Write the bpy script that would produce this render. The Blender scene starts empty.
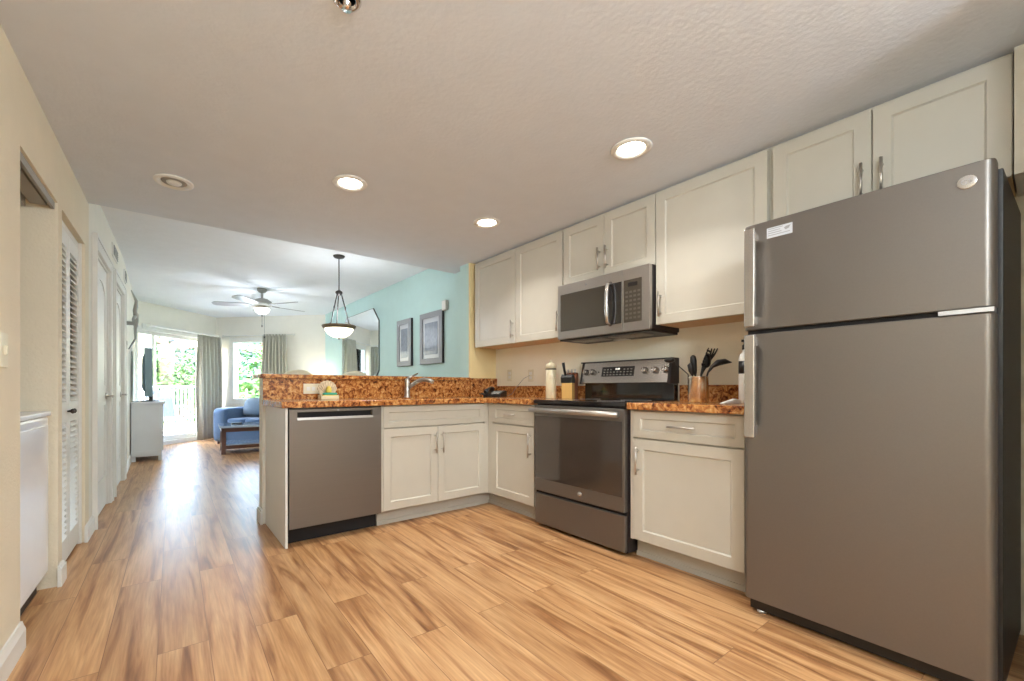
import bpy, bmesh, math, random
from mathutils import Matrix, Vector
PI = math.pi
S = bpy.context.scene
C = S.collection
random.seed(7)
# ------------------------------------------------------------------ camera
YAW = 0.6332
cam_d = bpy.data.cameras.new('camera')
cam = bpy.data.objects.new('camera', cam_d); C.objects.link(cam)
cam.location = (0, 0, 1.0)
cam.rotation_euler = (PI / 2, 0, -YAW)
cam_d.sensor_width = 36
cam_d.lens = 423.28 / 1024 * 36
cam_d.shift_x = (512 - 470.9) / 1024
cam_d.shift_y = (387.8 - 340.5) / 1024
cam_d.clip_start = 0.03
cam_d.clip_end = 500
S.camera = cam
# ------------------------------------------------------------------ colour, world, sun
S.view_settings.view_transform = 'Standard'
S.view_settings.look = 'None'
S.view_settings.gamma = 1
S.view_settings.use_curve_mapping = False
S.view_settings.exposure = 1.1
W = bpy.data.worlds.new('world'); S.world = W; W.use_nodes = True
wn = W.node_tree.nodes; wl = W.node_tree.links
sky = wn.new('ShaderNodeTexSky'); sky.sky_type = 'NISHITA'
sky.sun_disc = False; sky.sun_elevation = math.radians(48); sky.sun_rotation = math.radians(250)
sky.air_density = 1.4; sky.dust_density = 3.0
wn['Background'].inputs['Strength'].default_value = 3.0
wl.new(sky.outputs[0], wn['Background'].inputs['Color'])
sd = bpy.data.lights.new('sun', 'SUN'); sd.energy = 1.5; sd.angle = math.radians(2); sd.color = (1, .96, .88)
so = bpy.data.objects.new('sun', sd); C.objects.link(so)
so.rotation_euler = Vector((-.62, -.45, .72)).to_track_quat('Z', 'Y').to_euler()

def lamp(kind, loc, power, col, size=.1, rot=(0, 0, 0), sy=None, spread=None, portal=False):
    l = bpy.data.lights.new('lamp_light', kind); l.energy = power; l.color = col
    if kind == 'AREA':
        l.size = size
        if sy: l.shape = 'RECTANGLE'; l.size_y = sy
        else: l.shape = 'DISK'
        if spread: l.spread = spread
        if portal: l.cycles.is_portal = True
    else:
        l.shadow_soft_size = size
    o = bpy.data.objects.new('lamp_light', l); C.objects.link(o)
    o.location = loc; o.rotation_euler = rot
    return o
DOME_FILL = (.80, .90, 1.0); WARM = (1.0, .97, .93)
# ------------------------------------------------------------------ frames
def T(x, y, z=0): return Matrix.Translation((x, y, z))
def RZ(deg): return Matrix.Rotation(math.radians(deg), 4, 'Z')
I4 = Matrix.Identity(4)
XF = 2.233                                  # base cabinet fronts, right run
XU = 2.507                                  # upper cabinet fronts
XB = 2.81                                   # kitchen back wall
YF = 2.80                                   # peninsula fronts
FR = RZ(-90)                                # local x = -Y world, local y = +X world (facing -X)
FL = T(-.5, 0) @ RZ(-math.degrees(math.atan(.029)))    # left wall: local y along, local x into the room
FL2 = T(-.327, 0)                          # far part of the left wall
F1 = T(-.287, 8.75) @ RZ(45)                # slider wall, interior at y<0
F2 = T(.915, 9.95) @ RZ(-45)                # window wall, interior at y<0
# daylight portals in the two glazed openings
def portal(F, x, z, w, h):
    o = lamp('AREA', (0, 0, 0), 1, (1, 1, 1), w, sy=h, portal=True)
    o.matrix_world = F @ T(x, .22, z) @ Matrix.Rotation(math.radians(-90), 4, 'X')
portal(F1, .82, 1.0, 1.66, 1.9)
portal(F2, .95, 1.3, 1.3, 1.25)
# ------------------------------------------------------------------ mesh helpers
class MB:
    def __init__(s, F=I4): s.v = []; s.f = []; s.F = F; s.sm = []
    def add(s, vs, fs, smooth=False, M=None):
        n = len(s.v); A = s.F @ M if M is not None else s.F
        s.v += [A @ Vector(p) for p in vs]
        s.f += [[i + n for i in f] for f in fs]; s.sm += [smooth] * len(fs)
        return s
    def box(s, x0, x1, y0, y1, z0, z1, M=None):
        if x0 > x1: x0, x1 = x1, x0
        if y0 > y1: y0, y1 = y1, y0
        if z0 > z1: z0, z1 = z1, z0
        return s.add([(x0,y0,z0),(x1,y0,z0),(x1,y1,z0),(x0,y1,z0),(x0,y0,z1),(x1,y0,z1),(x1,y1,z1),(x0,y1,z1)],
                     [(0,3,2,1),(4,5,6,7),(0,1,5,4),(1,2,6,5),(2,3,7,6),(3,0,4,7)], M=M)
    def prism(s, poly, a0, a1, axis='z', M=None, smooth=False):
        n = len(poly)
        def P(u, v, a): return (u, v, a) if axis == 'z' else ((u, a, v) if axis == 'y' else (a, u, v))
        vs = [P(u, v, a0) for u, v in poly] + [P(u, v, a1) for u, v in poly]
        fs = [tuple(range(n))[::-1], tuple(range(n, 2*n))]
        fs += [(i, (i+1) % n, n + (i+1) % n, n + i) for i in range(n)]
        return s.add(vs, fs, smooth, M)
    def ring(s, outer, inner, a0, a1, axis='y', M=None):
        n = len(outer)
        def P(u, v, a): return (u, v, a) if axis == 'z' else ((u, a, v) if axis == 'y' else (a, u, v))
        vs = [P(u,v,a) for a in (a0, a1) for poly in (outer, inner) for u, v in poly]
        fs = []
        for i in range(n):
            j = (i+1) % n
            fs += [(i, j, n+j, n+i), (2*n+i, 3*n+i, 3*n+j, 2*n+j), (i, 2*n+i, 2*n+j, j), (n+i, n+j, 3*n+j, 3*n+i)]
        return s.add(vs, fs, False, M)
    def tube(s, pts, r, n=10, caps=True, closed=False):
        pts = [Vector(p) for p in pts]; m = len(pts)
        rr = r if isinstance(r, (list, tuple)) else [r] * m
        vs = []; up = None
        for i, p in enumerate(pts):
            if closed: d = pts[(i+1) % m] - pts[i-1]
            else: d = pts[min(i+1, m-1)] - pts[max(i-1, 0)]
            d.normalize()
            if up is None: up = d.orthogonal()
            up = (up - d * up.dot(d)); 
            if up.length < 1e-6: up = d.orthogonal()
            up.normalize(); q = d.cross(up)
            for k in range(n):
                a = 2*PI*k/n; vs.append(tuple(p + (up*math.cos(a) + q*math.sin(a)) * rr[i]))
        fs = []
        for i in range(m if closed else m-1):
            j = (i+1) % m
            fs += [(i*n+k, i*n+(k+1) % n, j*n+(k+1) % n, j*n+k) for k in range(n)]
        if caps and not closed: fs += [tuple(range(n))[::-1], tuple(range((m-1)*n, m*n))]
        return s.add(vs, fs, True)
    def lathe(s, prof, n=32, c=(0,0,0), M=None, sc=(1,1)):
        vs = []; m = len(prof)
        for r, z in prof:
            r = max(r, 1e-4)
            vs += [(c[0] + r*sc[0]*math.cos(2*PI*k/n), c[1] + r*sc[1]*math.sin(2*PI*k/n), c[2] + z) for k in range(n)]
        fs = [(i*n+k, i*n+(k+1) % n, (i+1)*n+(k+1) % n, (i+1)*n+k) for i in range(m-1) for k in range(n)]
        fs += [tuple(range(n))[::-1], tuple(range((m-1)*n, m*n))]
        return s.add(vs, fs, True, M)
    def blob(s, c, r, n=14, f=None):
        vs = []; m = n
        for i in range(m+1):
            th = PI*i/m
            for k in range(n*2):
                ph = PI*k/n
                p = Vector((math.sin(th)*math.cos(ph), math.sin(th)*math.sin(ph), math.cos(th)))
                if f: p = f(p)
                vs.append((c[0]+p.x*r[0], c[1]+p.y*r[1], c[2]+p.z*r[2]))
        q = n*2
        fs = [(i*q+k, (i+1)*q+k, (i+1)*q+(k+1) % q, i*q+(k+1) % q) for i in range(m) for k in range(q)]
        return s.add(vs, fs, True)
    def shaker(s, x0, x1, z0, z1, t=.02, w=.058, d=.009, y=0.0):
        def L(e, yy): return [(x0+e, yy, z0+e), (x1-e, yy, z0+e), (x1-e, yy, z1-e), (x0+e, yy, z1-e)]
        loops = [L(0, y+t), L(0, y+.0015), L(.0015, y), L(w, y), L(w+.005, y+d*.8), L(w+.007, y+d)]
        vs = [p for l in loops for p in l]
        fs = [(3,2,1,0)]
        for i in range(len(loops)-1):
            fs += [(i*4+k, i*4+(k+1)%4, (i+1)*4+(k+1)%4, (i+1)*4+k) for k in range(4)]
        m = (len(loops)-1)*4; fs += [(m, m+1, m+2, m+3)]
        return s.add(vs, fs)
    def handle(s, a, b, out=.032, r=.0055):
        a = Vector(a); b = Vector(b); d = (b-a).normalized(); o = Vector((0, -out, 0))
        s.tube([a+o, b+o], r, 10)
        for p in (a + d*.025, b - d*.025): s.tube([p, p+o], r*.8, 8)
        return s
    def build(s, name, mat, parent=None, bev=0, origin=None, seg=2):
        me = bpy.data.meshes.new(name)
        if parent is None:
            if origin is None:
                xs = [v.x for v in s.v]; ys = [v.y for v in s.v]; zs = [v.z for v in s.v]
                origin = ((min(xs)+max(xs))/2, (min(ys)+max(ys))/2, min(zs))
            inv = Matrix.Translation(-Vector(origin))
        else:
            inv = PM[parent.name].inverted()
        me.from_pydata([tuple(inv @ v) for v in s.v], [], s.f)
        for p, q in zip(me.polygons, s.sm): p.use_smooth = q
        bm = bmesh.new(); bm.from_mesh(me); bmesh.ops.recalc_face_normals(bm, faces=bm.faces); bm.to_mesh(me); bm.free()
        me.materials.append(mat)
        o = bpy.data.objects.new(name, me); C.objects.link(o)
        if parent is None:
            o.location = origin; PM[o.name] = Matrix.Translation(origin)
        else:
            o.parent = parent; PM[o.name] = PM[parent.name].copy()
        if bev:
            b = o.modifiers.new('bevel', 'BEVEL'); b.width = bev; b.segments = seg; b.limit_method = 'ANGLE'; b.angle_limit = math.radians(40)
        return o
PM = {}
def meta(o, label=None, cat=None, group=None, kind=None):
    if label: o['label'] = label
    if cat: o['category'] = cat
    if group: o['group'] = group
    if kind: o['kind'] = kind
    return o
def thing(name, label, cat, loc=(0,0,0), group=None, rz=0, kind=None):
    o = bpy.data.objects.new(name, None); C.objects.link(o); o.empty_display_size = .05
    M = Matrix.Translation(loc) @ RZ(rz); o.location = loc; o.rotation_euler = (0, 0, math.radians(rz))
    PM[o.name] = M
    return meta(o, label, cat, group, kind)
def wp(F, x, y, z=0): return tuple(F @ Vector((x, y, z)))
def copy_tree(o, loc, rz=None, label=None):
    c = o.copy(); C.objects.link(c); c.location = loc
    if rz is not None: c.rotation_euler = (0, 0, math.radians(rz))
    if label: c['label'] = label
    def rec(src, dst):
        for ch in list(src.children):
            k = ch.copy(); C.objects.link(k); k.parent = dst; rec(ch, k)
    rec(o, c)
    return c
def text_part(name, body, size, M, mat, parent, depth=.0006):
    cu = bpy.data.curves.new(name, 'FONT'); cu.body = body; cu.size = size; cu.extrude = depth
    cu.align_x = 'CENTER'; cu.align_y = 'CENTER'
    tmp = bpy.data.objects.new(name + '_curve', cu); C.objects.link(tmp)
    dg = bpy.context.evaluated_depsgraph_get()
    me = bpy.data.meshes.new_from_object(tmp.evaluated_get(dg))
    bpy.data.objects.remove(tmp)
    o = bpy.data.objects.new(name, me); C.objects.link(o)
    A = PM[parent.name].inverted() @ M
    me.transform(A); me.materials.clear(); me.materials.append(mat)
    o.parent = parent; PM[o.name] = PM[parent.name].copy()
    return o
# ------------------------------------------------------------------ materials
def mat(name, col, rough=.5, metal=0, bump=0, bscale=60, coat=0, var=0, vscale=8, trans=0, emit=None, estr=0, spec=None, stretch=None, det=3):
    m = bpy.data.materials.new(name); m.use_nodes = True
    n = m.node_tree.nodes; l = m.node_tree.links; b = n['Principled BSDF']
    b.inputs['Base Color'].default_value = (*col, 1)
    b.inputs['Roughness'].default_value = rough; b.inputs['Metallic'].default_value = metal
    b.inputs['Coat Weight'].default_value = coat; b.inputs['Coat Roughness'].default_value = .08
    b.inputs['Transmission Weight'].default_value = trans
    if spec is not None: b.inputs['Specular IOR Level'].default_value = spec
    if emit: b.inputs['Emission Color'].default_value = (*emit, 1); b.inputs['Emission Strength'].default_value = estr
    tc = n.new('ShaderNodeTexCoord'); mp = n.new('ShaderNodeMapping'); l.new(tc.outputs['Object'], mp.inputs[0])
    if stretch: mp.inputs['Scale'].default_value = stretch
    nz = n.new('ShaderNodeTexNoise'); nz.inputs['Scale'].default_value = vscale; nz.inputs['Detail'].default_value = det
    l.new(mp.outputs[0], nz.inputs['Vector'])
    mx = n.new('ShaderNodeMix'); mx.data_type = 'RGBA'
    v = var if var else .04
    mx.inputs['A'].default_value = (*[c*(1-v) for c in col], 1); mx.inputs['B'].default_value = (*[min(1, c*(1+v)) for c in col], 1)
    l.new(nz.outputs['Fac'], mx.inputs['Factor']); l.new(mx.outputs['Result'], b.inputs['Base Color'])
    if bump:
        n2 = n.new('ShaderNodeTexNoise'); n2.inputs['Scale'].default_value = bscale; n2.inputs['Detail'].default_value = 4
        l.new(tc.outputs['Object'], n2.inputs['Vector'])
        bp = n.new('ShaderNodeBump'); bp.inputs['Strength'].default_value = bump; bp.inputs['Distance'].default_value = .01
        l.new(n2.outputs['Fac'], bp.inputs['Height']); l.new(bp.outputs[0], b.inputs['Normal'])
    return m
def ramp(n, stops):
    r = n.new('ShaderNodeValToRGB'); e = r.color_ramp.elements
    while len(e) < len(stops): e.new(.5)
    for k, (p, c) in zip(e, stops): k.position = p; k.color = (*c, 1)
    return r
def floor_mat():
    m = bpy.data.materials.new('wood_plank'); m.use_nodes = True
    n = m.node_tree.nodes; l = m.node_tree.links; b = n['Principled BSDF']
    tc = n.new('ShaderNodeTexCoord'); mp = n.new('ShaderNodeMapping')
    mp.inputs['Rotation'].default_value = (0, 0, math.radians(90 + 1.2)); mp.inputs['Location'].default_value = (.3, .05, 0)
    l.new(tc.outputs['Object'], mp.inputs[0])
    br = n.new('ShaderNodeTexBrick'); br.offset = .37; br.inputs['Scale'].default_value = 1
    br.inputs['Brick Width'].default_value = 1.22; br.inputs['Row Height'].default_value = .165
    br.inputs['Mortar Size'].default_value = .0016; br.inputs['Mortar Smooth'].default_value = .3
    br.inputs['Color1'].default_value = (0, 0, 0, 1); br.inputs['Color2'].default_value = (1, 1, 1, 1)
    br.inputs['Mortar'].default_value = (.5, .5, .5, 1)
    l.new(mp.outputs[0], br.inputs['Vector'])
    # per-plank shift of the grain
    ad = n.new('ShaderNodeVectorMath'); ad.operation = 'MULTIPLY_ADD'
    l.new(br.outputs['Color'], ad.inputs[0]); ad.inputs[1].default_value = (7.3, 3.1, 5); l.new(mp.outputs[0], ad.inputs[2])
    st = n.new('ShaderNodeMapping'); st.inputs['Scale'].default_value = (.75, 9, 1); l.new(ad.outputs[0], st.inputs[0])
    g1 = n.new('ShaderNodeTexNoise'); g1.inputs['Scale'].default_value = 1.7; g1.inputs['Detail'].default_value = 6; g1.inputs['Distortion'].default_value = 1.0; g1.inputs['Roughness'].default_value = .5
    l.new(st.outputs[0], g1.inputs['Vector'])
    st2 = n.new('ShaderNodeMapping'); st2.inputs['Scale'].default_value = (3, 60, 1); l.new(ad.outputs[0], st2.inputs[0])
    g2 = n.new('ShaderNodeTexNoise'); g2.inputs['Scale'].default_value = 2; g2.inputs['Detail'].default_value = 3
    l.new(st2.outputs[0], g2.inputs['Vector'])
    r1 = ramp(n, [(.26, (.19, .075, .025)), (.39, (.38, .18, .072)), (.50, (.54, .295, .130)), (.70, (.66, .40, .195))])
    l.new(g1.outputs['Fac'], r1.inputs[0])
    m1 = n.new('ShaderNodeMix'); m1.data_type = 'RGBA'; m1.blend_type = 'MULTIPLY'; m1.inputs['Factor'].default_value = .6
    r2 = ramp(n, [(.3, (.62, .55, .5)), (.65, (1, 1, 1))]); l.new(g2.outputs['Fac'], r2.inputs[0])
    l.new(r1.outputs[0], m1.inputs['A']); l.new(r2.outputs[0], m1.inputs['B'])
    m2 = n.new('ShaderNodeMix'); m2.data_type = 'RGBA'; m2.blend_type = 'MULTIPLY'; m2.inputs['Factor'].default_value = .5
    r3 = ramp(n, [(0, (.78, .74, .70)), (1, (1.12, 1.1, 1.08))]); l.new(br.outputs['Color'], r3.inputs[0])
    l.new(m1.outputs['Result'], m2.inputs['A']); l.new(r3.outputs[0], m2.inputs['B'])
    m3 = n.new('ShaderNodeMix'); m3.data_type = 'RGBA'; m3.inputs['B'].default_value = (.16, .07, .03, 1)
    mu = n.new('ShaderNodeMath'); mu.operation = 'MULTIPLY'; mu.inputs[1].default_value = .7
    l.new(br.outputs['Fac'], mu.inputs[0]); l.new(mu.outputs[0], m3.inputs['Factor']); l.new(m2.outputs['Result'], m3.inputs['A'])
    l.new(m3.outputs['Result'], b.inputs['Base Color'])
    b.inputs['Roughness'].default_value = .36
    b.inputs['Specular IOR Level'].default_value = .36
    bp = n.new('ShaderNodeBump'); bp.inputs['Strength'].default_value = .12; bp.inputs['Distance'].default_value = .004
    l.new(g1.outputs['Fac'], bp.inputs['Height']); l.new(bp.outputs[0], b.inputs['Normal'])
    return m
def granite_mat():
    m = bpy.data.materials.new('granite'); m.use_nodes = True
    n = m.node_tree.nodes; l = m.node_tree.links; b = n['Principled BSDF']
    tc = n.new('ShaderNodeTexCoord')
    g = n.new('ShaderNodeTexNoise'); g.inputs['Scale'].default_value = 34; g.inputs['Detail'].default_value = 5; g.inputs['Roughness'].default_value = .68; g.inputs['Distortion'].default_value = .8
    l.new(tc.outputs['Object'], g.inputs['Vector'])
    r = ramp(n, [(.34, (.035, .012, .006)), (.42, (.20, .055, .018)), (.49, (.42, .155, .04)), (.57, (.60, .29, .09)), (.68, (.70, .45, .20))])
    l.new(g.outputs['Fac'], r.inputs[0])
    v = n.new('ShaderNodeTexVoronoi'); v.inputs['Scale'].default_value = 75; l.new(tc.outputs['Object'], v.inputs['Vector'])
    mx = n.new('ShaderNodeMix'); mx.data_type = 'RGBA'; mx.blend_type = 'MULTIPLY'; mx.inputs['Factor'].default_value = .6
    r2 = ramp(n, [(.05, (.35, .25, .2)), (.35, (1, 1, 1))]); l.new(v.outputs['Distance'], r2.inputs[0])
    l.new(r.outputs[0], mx.inputs['A']); l.new(r2.outputs[0], mx.inputs['B']); l.new(mx.outputs['Result'], b.inputs['Base Color'])
    b.inputs['Roughness'].default_value = .16
    return m
def brushed(name, col, rough, axis='x', metal=.85, var=.10):
    st = (1.5, 120, 120) if axis == 'x' else (120, 120, 1.5) if axis == 'z' else (120, 1.5, 120)
    return mat(name, col, rough, metal, var=var, vscale=1.5, stretch=st)
def fabric(name, col):
    m = mat(name, col, .95, var=.12, vscale=30, bump=.4, bscale=220)
    m.node_tree.nodes['Principled BSDF'].inputs['Sheen Weight'].default_value = .3
    return m
M = dict(
    floor=floor_mat(), granite=granite_mat(),
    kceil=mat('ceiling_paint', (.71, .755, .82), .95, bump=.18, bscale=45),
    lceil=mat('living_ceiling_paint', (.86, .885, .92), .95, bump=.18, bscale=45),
    tan=mat('tan_wall_paint', (.80, .72, .56), .9, bump=.25, bscale=90),
    yellow=mat('yellow_wall_paint', (.92, .87, .72), .85, bump=.15, bscale=60),
    stub=mat('deep_yellow_wall_paint', (.84, .70, .38), .85, bump=.1),
    cream=mat('daylight_toned_wall_paint', (.83, .80, .71), .9, bump=.2, bscale=60),  # same paint as tan, made paler: cool daylight put into the colour
    teal=mat('turquoise_wall_paint', (.54, .73, .70), .9, bump=.15, bscale=60),
    cab=mat('cabinet_paint', (.55, .515, .435), .38),
    cabin=mat('cabinet_side', (.53, .495, .42), .5),
    wood_under=mat('cabinet_underside_wood', (.66, .46, .25), .6, var=.1, vscale=3, stretch=(1, 12, 1)),
    trim=mat('white_trim', (.80, .79, .74), .45),
    white=mat('white_enamel', (.83, .84, .85), .25, coat=.3),
    plastic=mat('white_plastic', (.80, .79, .74), .4),
    ivory=mat('ivory_plastic', (.78, .72, .54), .45),
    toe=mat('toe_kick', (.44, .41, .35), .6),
    slate=brushed('slate_steel', (.190, .171, .152), .40, 'x', .75, .05),
    steel=brushed('brushed_steel', (.40, .37, .34), .33, 'x'),
    steelv=brushed('brushed_steel_upright', (.50, .47, .44), .25, 'z'),
    nickel=mat('satin_nickel', (.55, .52, .48), .3, 1),
    chrome=mat('chrome', (.75, .75, .76), .08, 1),
    black=mat('black_plastic', (.012, .011, .011), .4),
    blackm=mat('black_metal', (.02, .014, .014), .55),
    glassb=mat('black_glass', (.018, .015, .014), .05, coat=.6),
    oglass=mat('oven_glass', (.05, .036, .028), .04, coat=1.0),
    mglass=mat('microwave_glass', (.055, .045, .032), .06, coat=.8),
    dark=mat('dark_gap', (.01, .008, .008), .8),
    bronze=mat('dark_bronze', (.055, .048, .045), .45, .6),
    rimb=mat('aged_bronze', (.20, .15, .09), .45, .5),
    bulb=mat('lit_bulb', (1, 1, 1), .5, emit=(1, .93, .80), estr=9),
    bowl=mat('frosted_glass_lit', (.95, .90, .78), .5, emit=(1, .90, .66), estr=1.6),
    bowl2=mat('fan_glass_lit', (.95, .92, .85), .5, emit=(1, .93, .76), estr=2.2),
    mirror=mat('mirror_silver', (.90, .93, .93), .015, 1),
    curtain=fabric('sage_curtain', (.47, .45, .37)),
    sofa=fabric('blue_sofa_fabric', (.065, .125, .23)),
    pillow=fabric('grey_blue_pillow', (.09, .135, .19)),
    espresso=mat('espresso_wood', (.10, .035, .022), .3, coat=.4, var=.2, vscale=4, stretch=(1, 1, 14)),
    tabtop=mat('glossy_table_glass', (.42, .52, .64), .05, coat=1.0),
    silver=mat('silver_frame', (.25, .26, .28), .5, .1),
    frame_side=mat('black_frame_side', (.012, .012, .014), .5),
    paper=mat('white_mat_board', (.55, .57, .60), .6, coat=.15),
    art=mat('blue_grey_print', (.17, .20, .26), .5, var=.7, vscale=22, det=8, coat=.15),
    tvside=mat('tv_case', (.13, .21, .24), .3),
    screen=mat('tv_screen', (.008, .009, .01), .08),
    tvcab=mat('white_painted_wood', (.70, .72, .74), .5),
    sponge=mat('green_sponge', (.07, .48, .33), .95, bump=.6, bscale=150),
    sponge2=mat('yellow_sponge', (.80, .62, .12), .95, bump=.6, bscale=150),
    shell=mat('speckled_shell', (.66, .53, .36), .6, var=.35, vscale=60),
    ceramic=mat('cream_ceramic', (.78, .70, .48), .3, coat=.4, var=.08, vscale=14),
    knifewood=mat('light_block_wood', (.70, .42, .13), .45, var=.12, vscale=4, stretch=(10, 10, 1)),
    redwood=mat('reddish_block_wood', (.33, .11, .05), .45, var=.2, vscale=4, stretch=(10, 10, 1)),
    gold=brushed('brushed_crock_steel', (.74, .66, .52), .27, 'z', 1.0, .15),
    rail=mat('white_rail_paint', (.55, .57, .58), .5),
    slab=mat('balcony_concrete', (.36, .37, .38), .7),
    pink=mat('pink_stucco', (.22, .10, .095), .9),
    winb=mat('far_window', (.02, .03, .05), .3),
    stucco=mat('pale_stucco', (.26, .235, .15), .9),
    grass=mat('lawn', (.02, .05, .012), .95, var=.4, vscale=2),
    leafA=mat('leaf_light', (.04, .11, .013), .6, var=.4, vscale=3),
    leafB=mat('leaf_deep', (.012, .06, .02), .6, var=.4, vscale=3),
    bark=mat('bark', (.20, .14, .09), .9, var=.3, vscale=10),
    sling=mat('navy_sling', (.04, .065, .11), .7),
    alu=mat('pale_metal', (.60, .62, .64), .35, .7),
    cream_up=fabric('cream_upholstery', (.85, .80, .62)),
    display=mat('display_text', (.8, .8, .75), .5, emit=(.9, .9, .8), estr=1.0),
    label=mat('grey_print', (.30, .30, .30), .6),
    keys=mat('key_print', (.09, .075, .06), .5),
    vent=mat('vent_grey', (.38, .38, .35), .6),
    cord=mat('grey_cord', (.18, .17, .16), .5),
    fanblade=mat('fan_blade', (.34, .34, .36), .4),
)
def glass_mat():
    m = bpy.data.materials.new('window_glass'); m.use_nodes = True
    n = m.node_tree.nodes; l = m.node_tree.links; n.remove(n['Principled BSDF'])
    t = n.new('ShaderNodeBsdfTransparent'); g = n.new('ShaderNodeBsdfGlossy'); g.inputs['Roughness'].default_value = .02
    f = n.new('ShaderNodeFresnel'); f.inputs['IOR'].default_value = 1.25; x = n.new('ShaderNodeMixShader')
    l.new(f.outputs[0], x.inputs[0]); l.new(t.outputs[0], x.inputs[1]); l.new(g.outputs[0], x.inputs[2])
    l.new(x.outputs[0], n['Material Output'].inputs[0]); return m
M['glass'] = glass_mat()
# ------------------------------------------------------------------ the room shell
HK, HL, YS = 2.24, 2.42, 3.81
def struct(o, label): return meta(o, label, 'room', kind='structure')
fl = MB(); fl.prism([(-1.6, -2.1), (3.0, -2.1), (3.0, 8.3), (2.58, 8.45), (1.02, 10.0), (.915, 10.1), (-.35, 8.84), (-1.6, 8.84)], -.1, 0)
struct(fl.build('floor', M['floor'], origin=(0, 0, 0)), 'warm brown wood plank floor running from kitchen to living room')
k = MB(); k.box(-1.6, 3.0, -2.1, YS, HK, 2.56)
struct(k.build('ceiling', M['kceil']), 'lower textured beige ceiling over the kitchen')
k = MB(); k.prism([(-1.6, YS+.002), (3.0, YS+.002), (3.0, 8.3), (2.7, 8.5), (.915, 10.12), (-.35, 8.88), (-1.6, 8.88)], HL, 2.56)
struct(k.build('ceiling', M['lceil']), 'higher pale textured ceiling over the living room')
# left wall (one tan paint; further on, daylight is put into its colour)
k = MB(FL)
k.box(-.14, 0, -2.1, 2.33, 0, HK)                   # camera side
k.box(-.14, 0, 2.33, 2.95, 1.93, HK)                # over washer niche
k.box(-.14, 0, 2.95, 3.035, 0, HK)
k.box(-.14, 0, 3.035, 3.69, 1.93, HK)               # over closet
k.box(-.14, 0, 3.69, 3.83, 0, HK)
k.box(-.95, -.14, 2.95, 3.03, 0, HK)                # niche side wall
k.box(-.95, -.14, 2.21, 2.29, 0, HK)
k.box(-1.0, -.92, 2.21, 3.03, 0, HK)
k.box(-.6, -.14, 3.69, 3.75, 0, HK); k.box(-.66, -.6, 3.03, 3.75, 0, HK)
struct(k.build('wall_left', M['tan']), 'tan textured wall on the left with washer niche and closet openings')
k = MB(FL)
k.box(-.14, 0, 3.83, 4.05, 0, HL)
k.box(-.14, 0, 4.05, 4.81, 2.0, HL)
k.box(-.14, 0, 4.81, 5.14, 0, HL)
k.box(-.14, 0, 5.14, 5.90, 2.0, HL)
k.box(-.14, 0, 5.90, 5.995, 0, HL)
struct(k.build('wall_left', M['cream']), 'hallway wall coloured pale for daylight, with two white doors beyond the closet')
k = MB(FL2); k.box(-.14, 0, 5.99, 8.86, 0, HL)
struct(k.build('wall_left', M['cream']), 'far part of the left wall, coloured pale for daylight, holding the sculpture')
k = MB(); k.box(-1.7, -1.6, -2.1, 8.9, 0, 2.56); struct(k.build('wall_left', M['cream']), 'outer wall of the rooms behind the hallway doors')
k = MB(); k.box(-1.7, -.35, 8.84, 8.95, 0, 2.56); struct(k.build('wall_left', M['cream']), 'outer end wall behind the hallway rooms')
# kitchen back wall, stub, living right wall
k = MB(); k.box(XB, XB+.12, -.2, 3.39, 0, HK); 
struct(k.build('wall_right', M['yellow']), 'pale yellow kitchen wall behind the range and counters')
k = MB(); k.box(2.475, XB+.12, 3.41, 3.56, 0, HK); k.box(2.58, 2.93, 3.56, 8.42, 0, HL)
struct(k.build('wall_right', M['teal']), 'turquoise living room wall holding the framed pictures')
k = MB(); k.box(-1.6, 3.0, -2.2, -2.1, 0, HK); k.box(2.93, 3.0, -2.1, -.2, 0, HK)
struct(k.build('wall_back', M['tan']), 'tan entry wall behind the camera')
k = MB(); k.box(XU, XB, -.1, .072, 1.777, HK-.001)
struct(k.build('trim_1', M['cream']), 'beige wall filler at the right end of the upper cabinets')
k = MB(); k.box(1.95, XB+.12, -.2, -.1, 0, HK); struct(k.build('wall_alcove', M['yellow']), 'wall closing the refrigerator alcove')
k = MB(); k.box(2.475, XB+.12, 3.39, 3.41, 0, HK); struct(k.build('wall_stub', M['stub']), 'yellow face of the short wall left of the wall cabinets')
# angled walls of the living room
k = MB(F1); L1 = 1.70
k.box(-.25, -.03, 0, .15, 0, HL); k.box(-.03, 1.64, 0, .15, 2.02, HL); k.box(1.64, L1, 0, .15, 0, HL)
struct(k.build('wall_far', M['cream']), 'angled wall, coloured pale for daylight, around the sliding balcony door')
k = MB(F2)
k.box(0, .30, 0, .15, 0, HL); k.box(.30, 1.55, 0, .15, 2.0, HL); k.box(.30, 1.55, 0, .15, 0, .70); k.box(1.55, 2.5, 0, .15, 0, HL)
struct(k.build('wall_far', M['cream']), 'angled wall, coloured pale for daylight, with the window behind the sofa')
# knee wall
k = MB(); k.box(.605, 2.475, 3.41, 3.53, 0, 1.07)
struct(k.build('wall_peninsula', M['cream']), 'half wall behind the peninsula counter')
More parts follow.
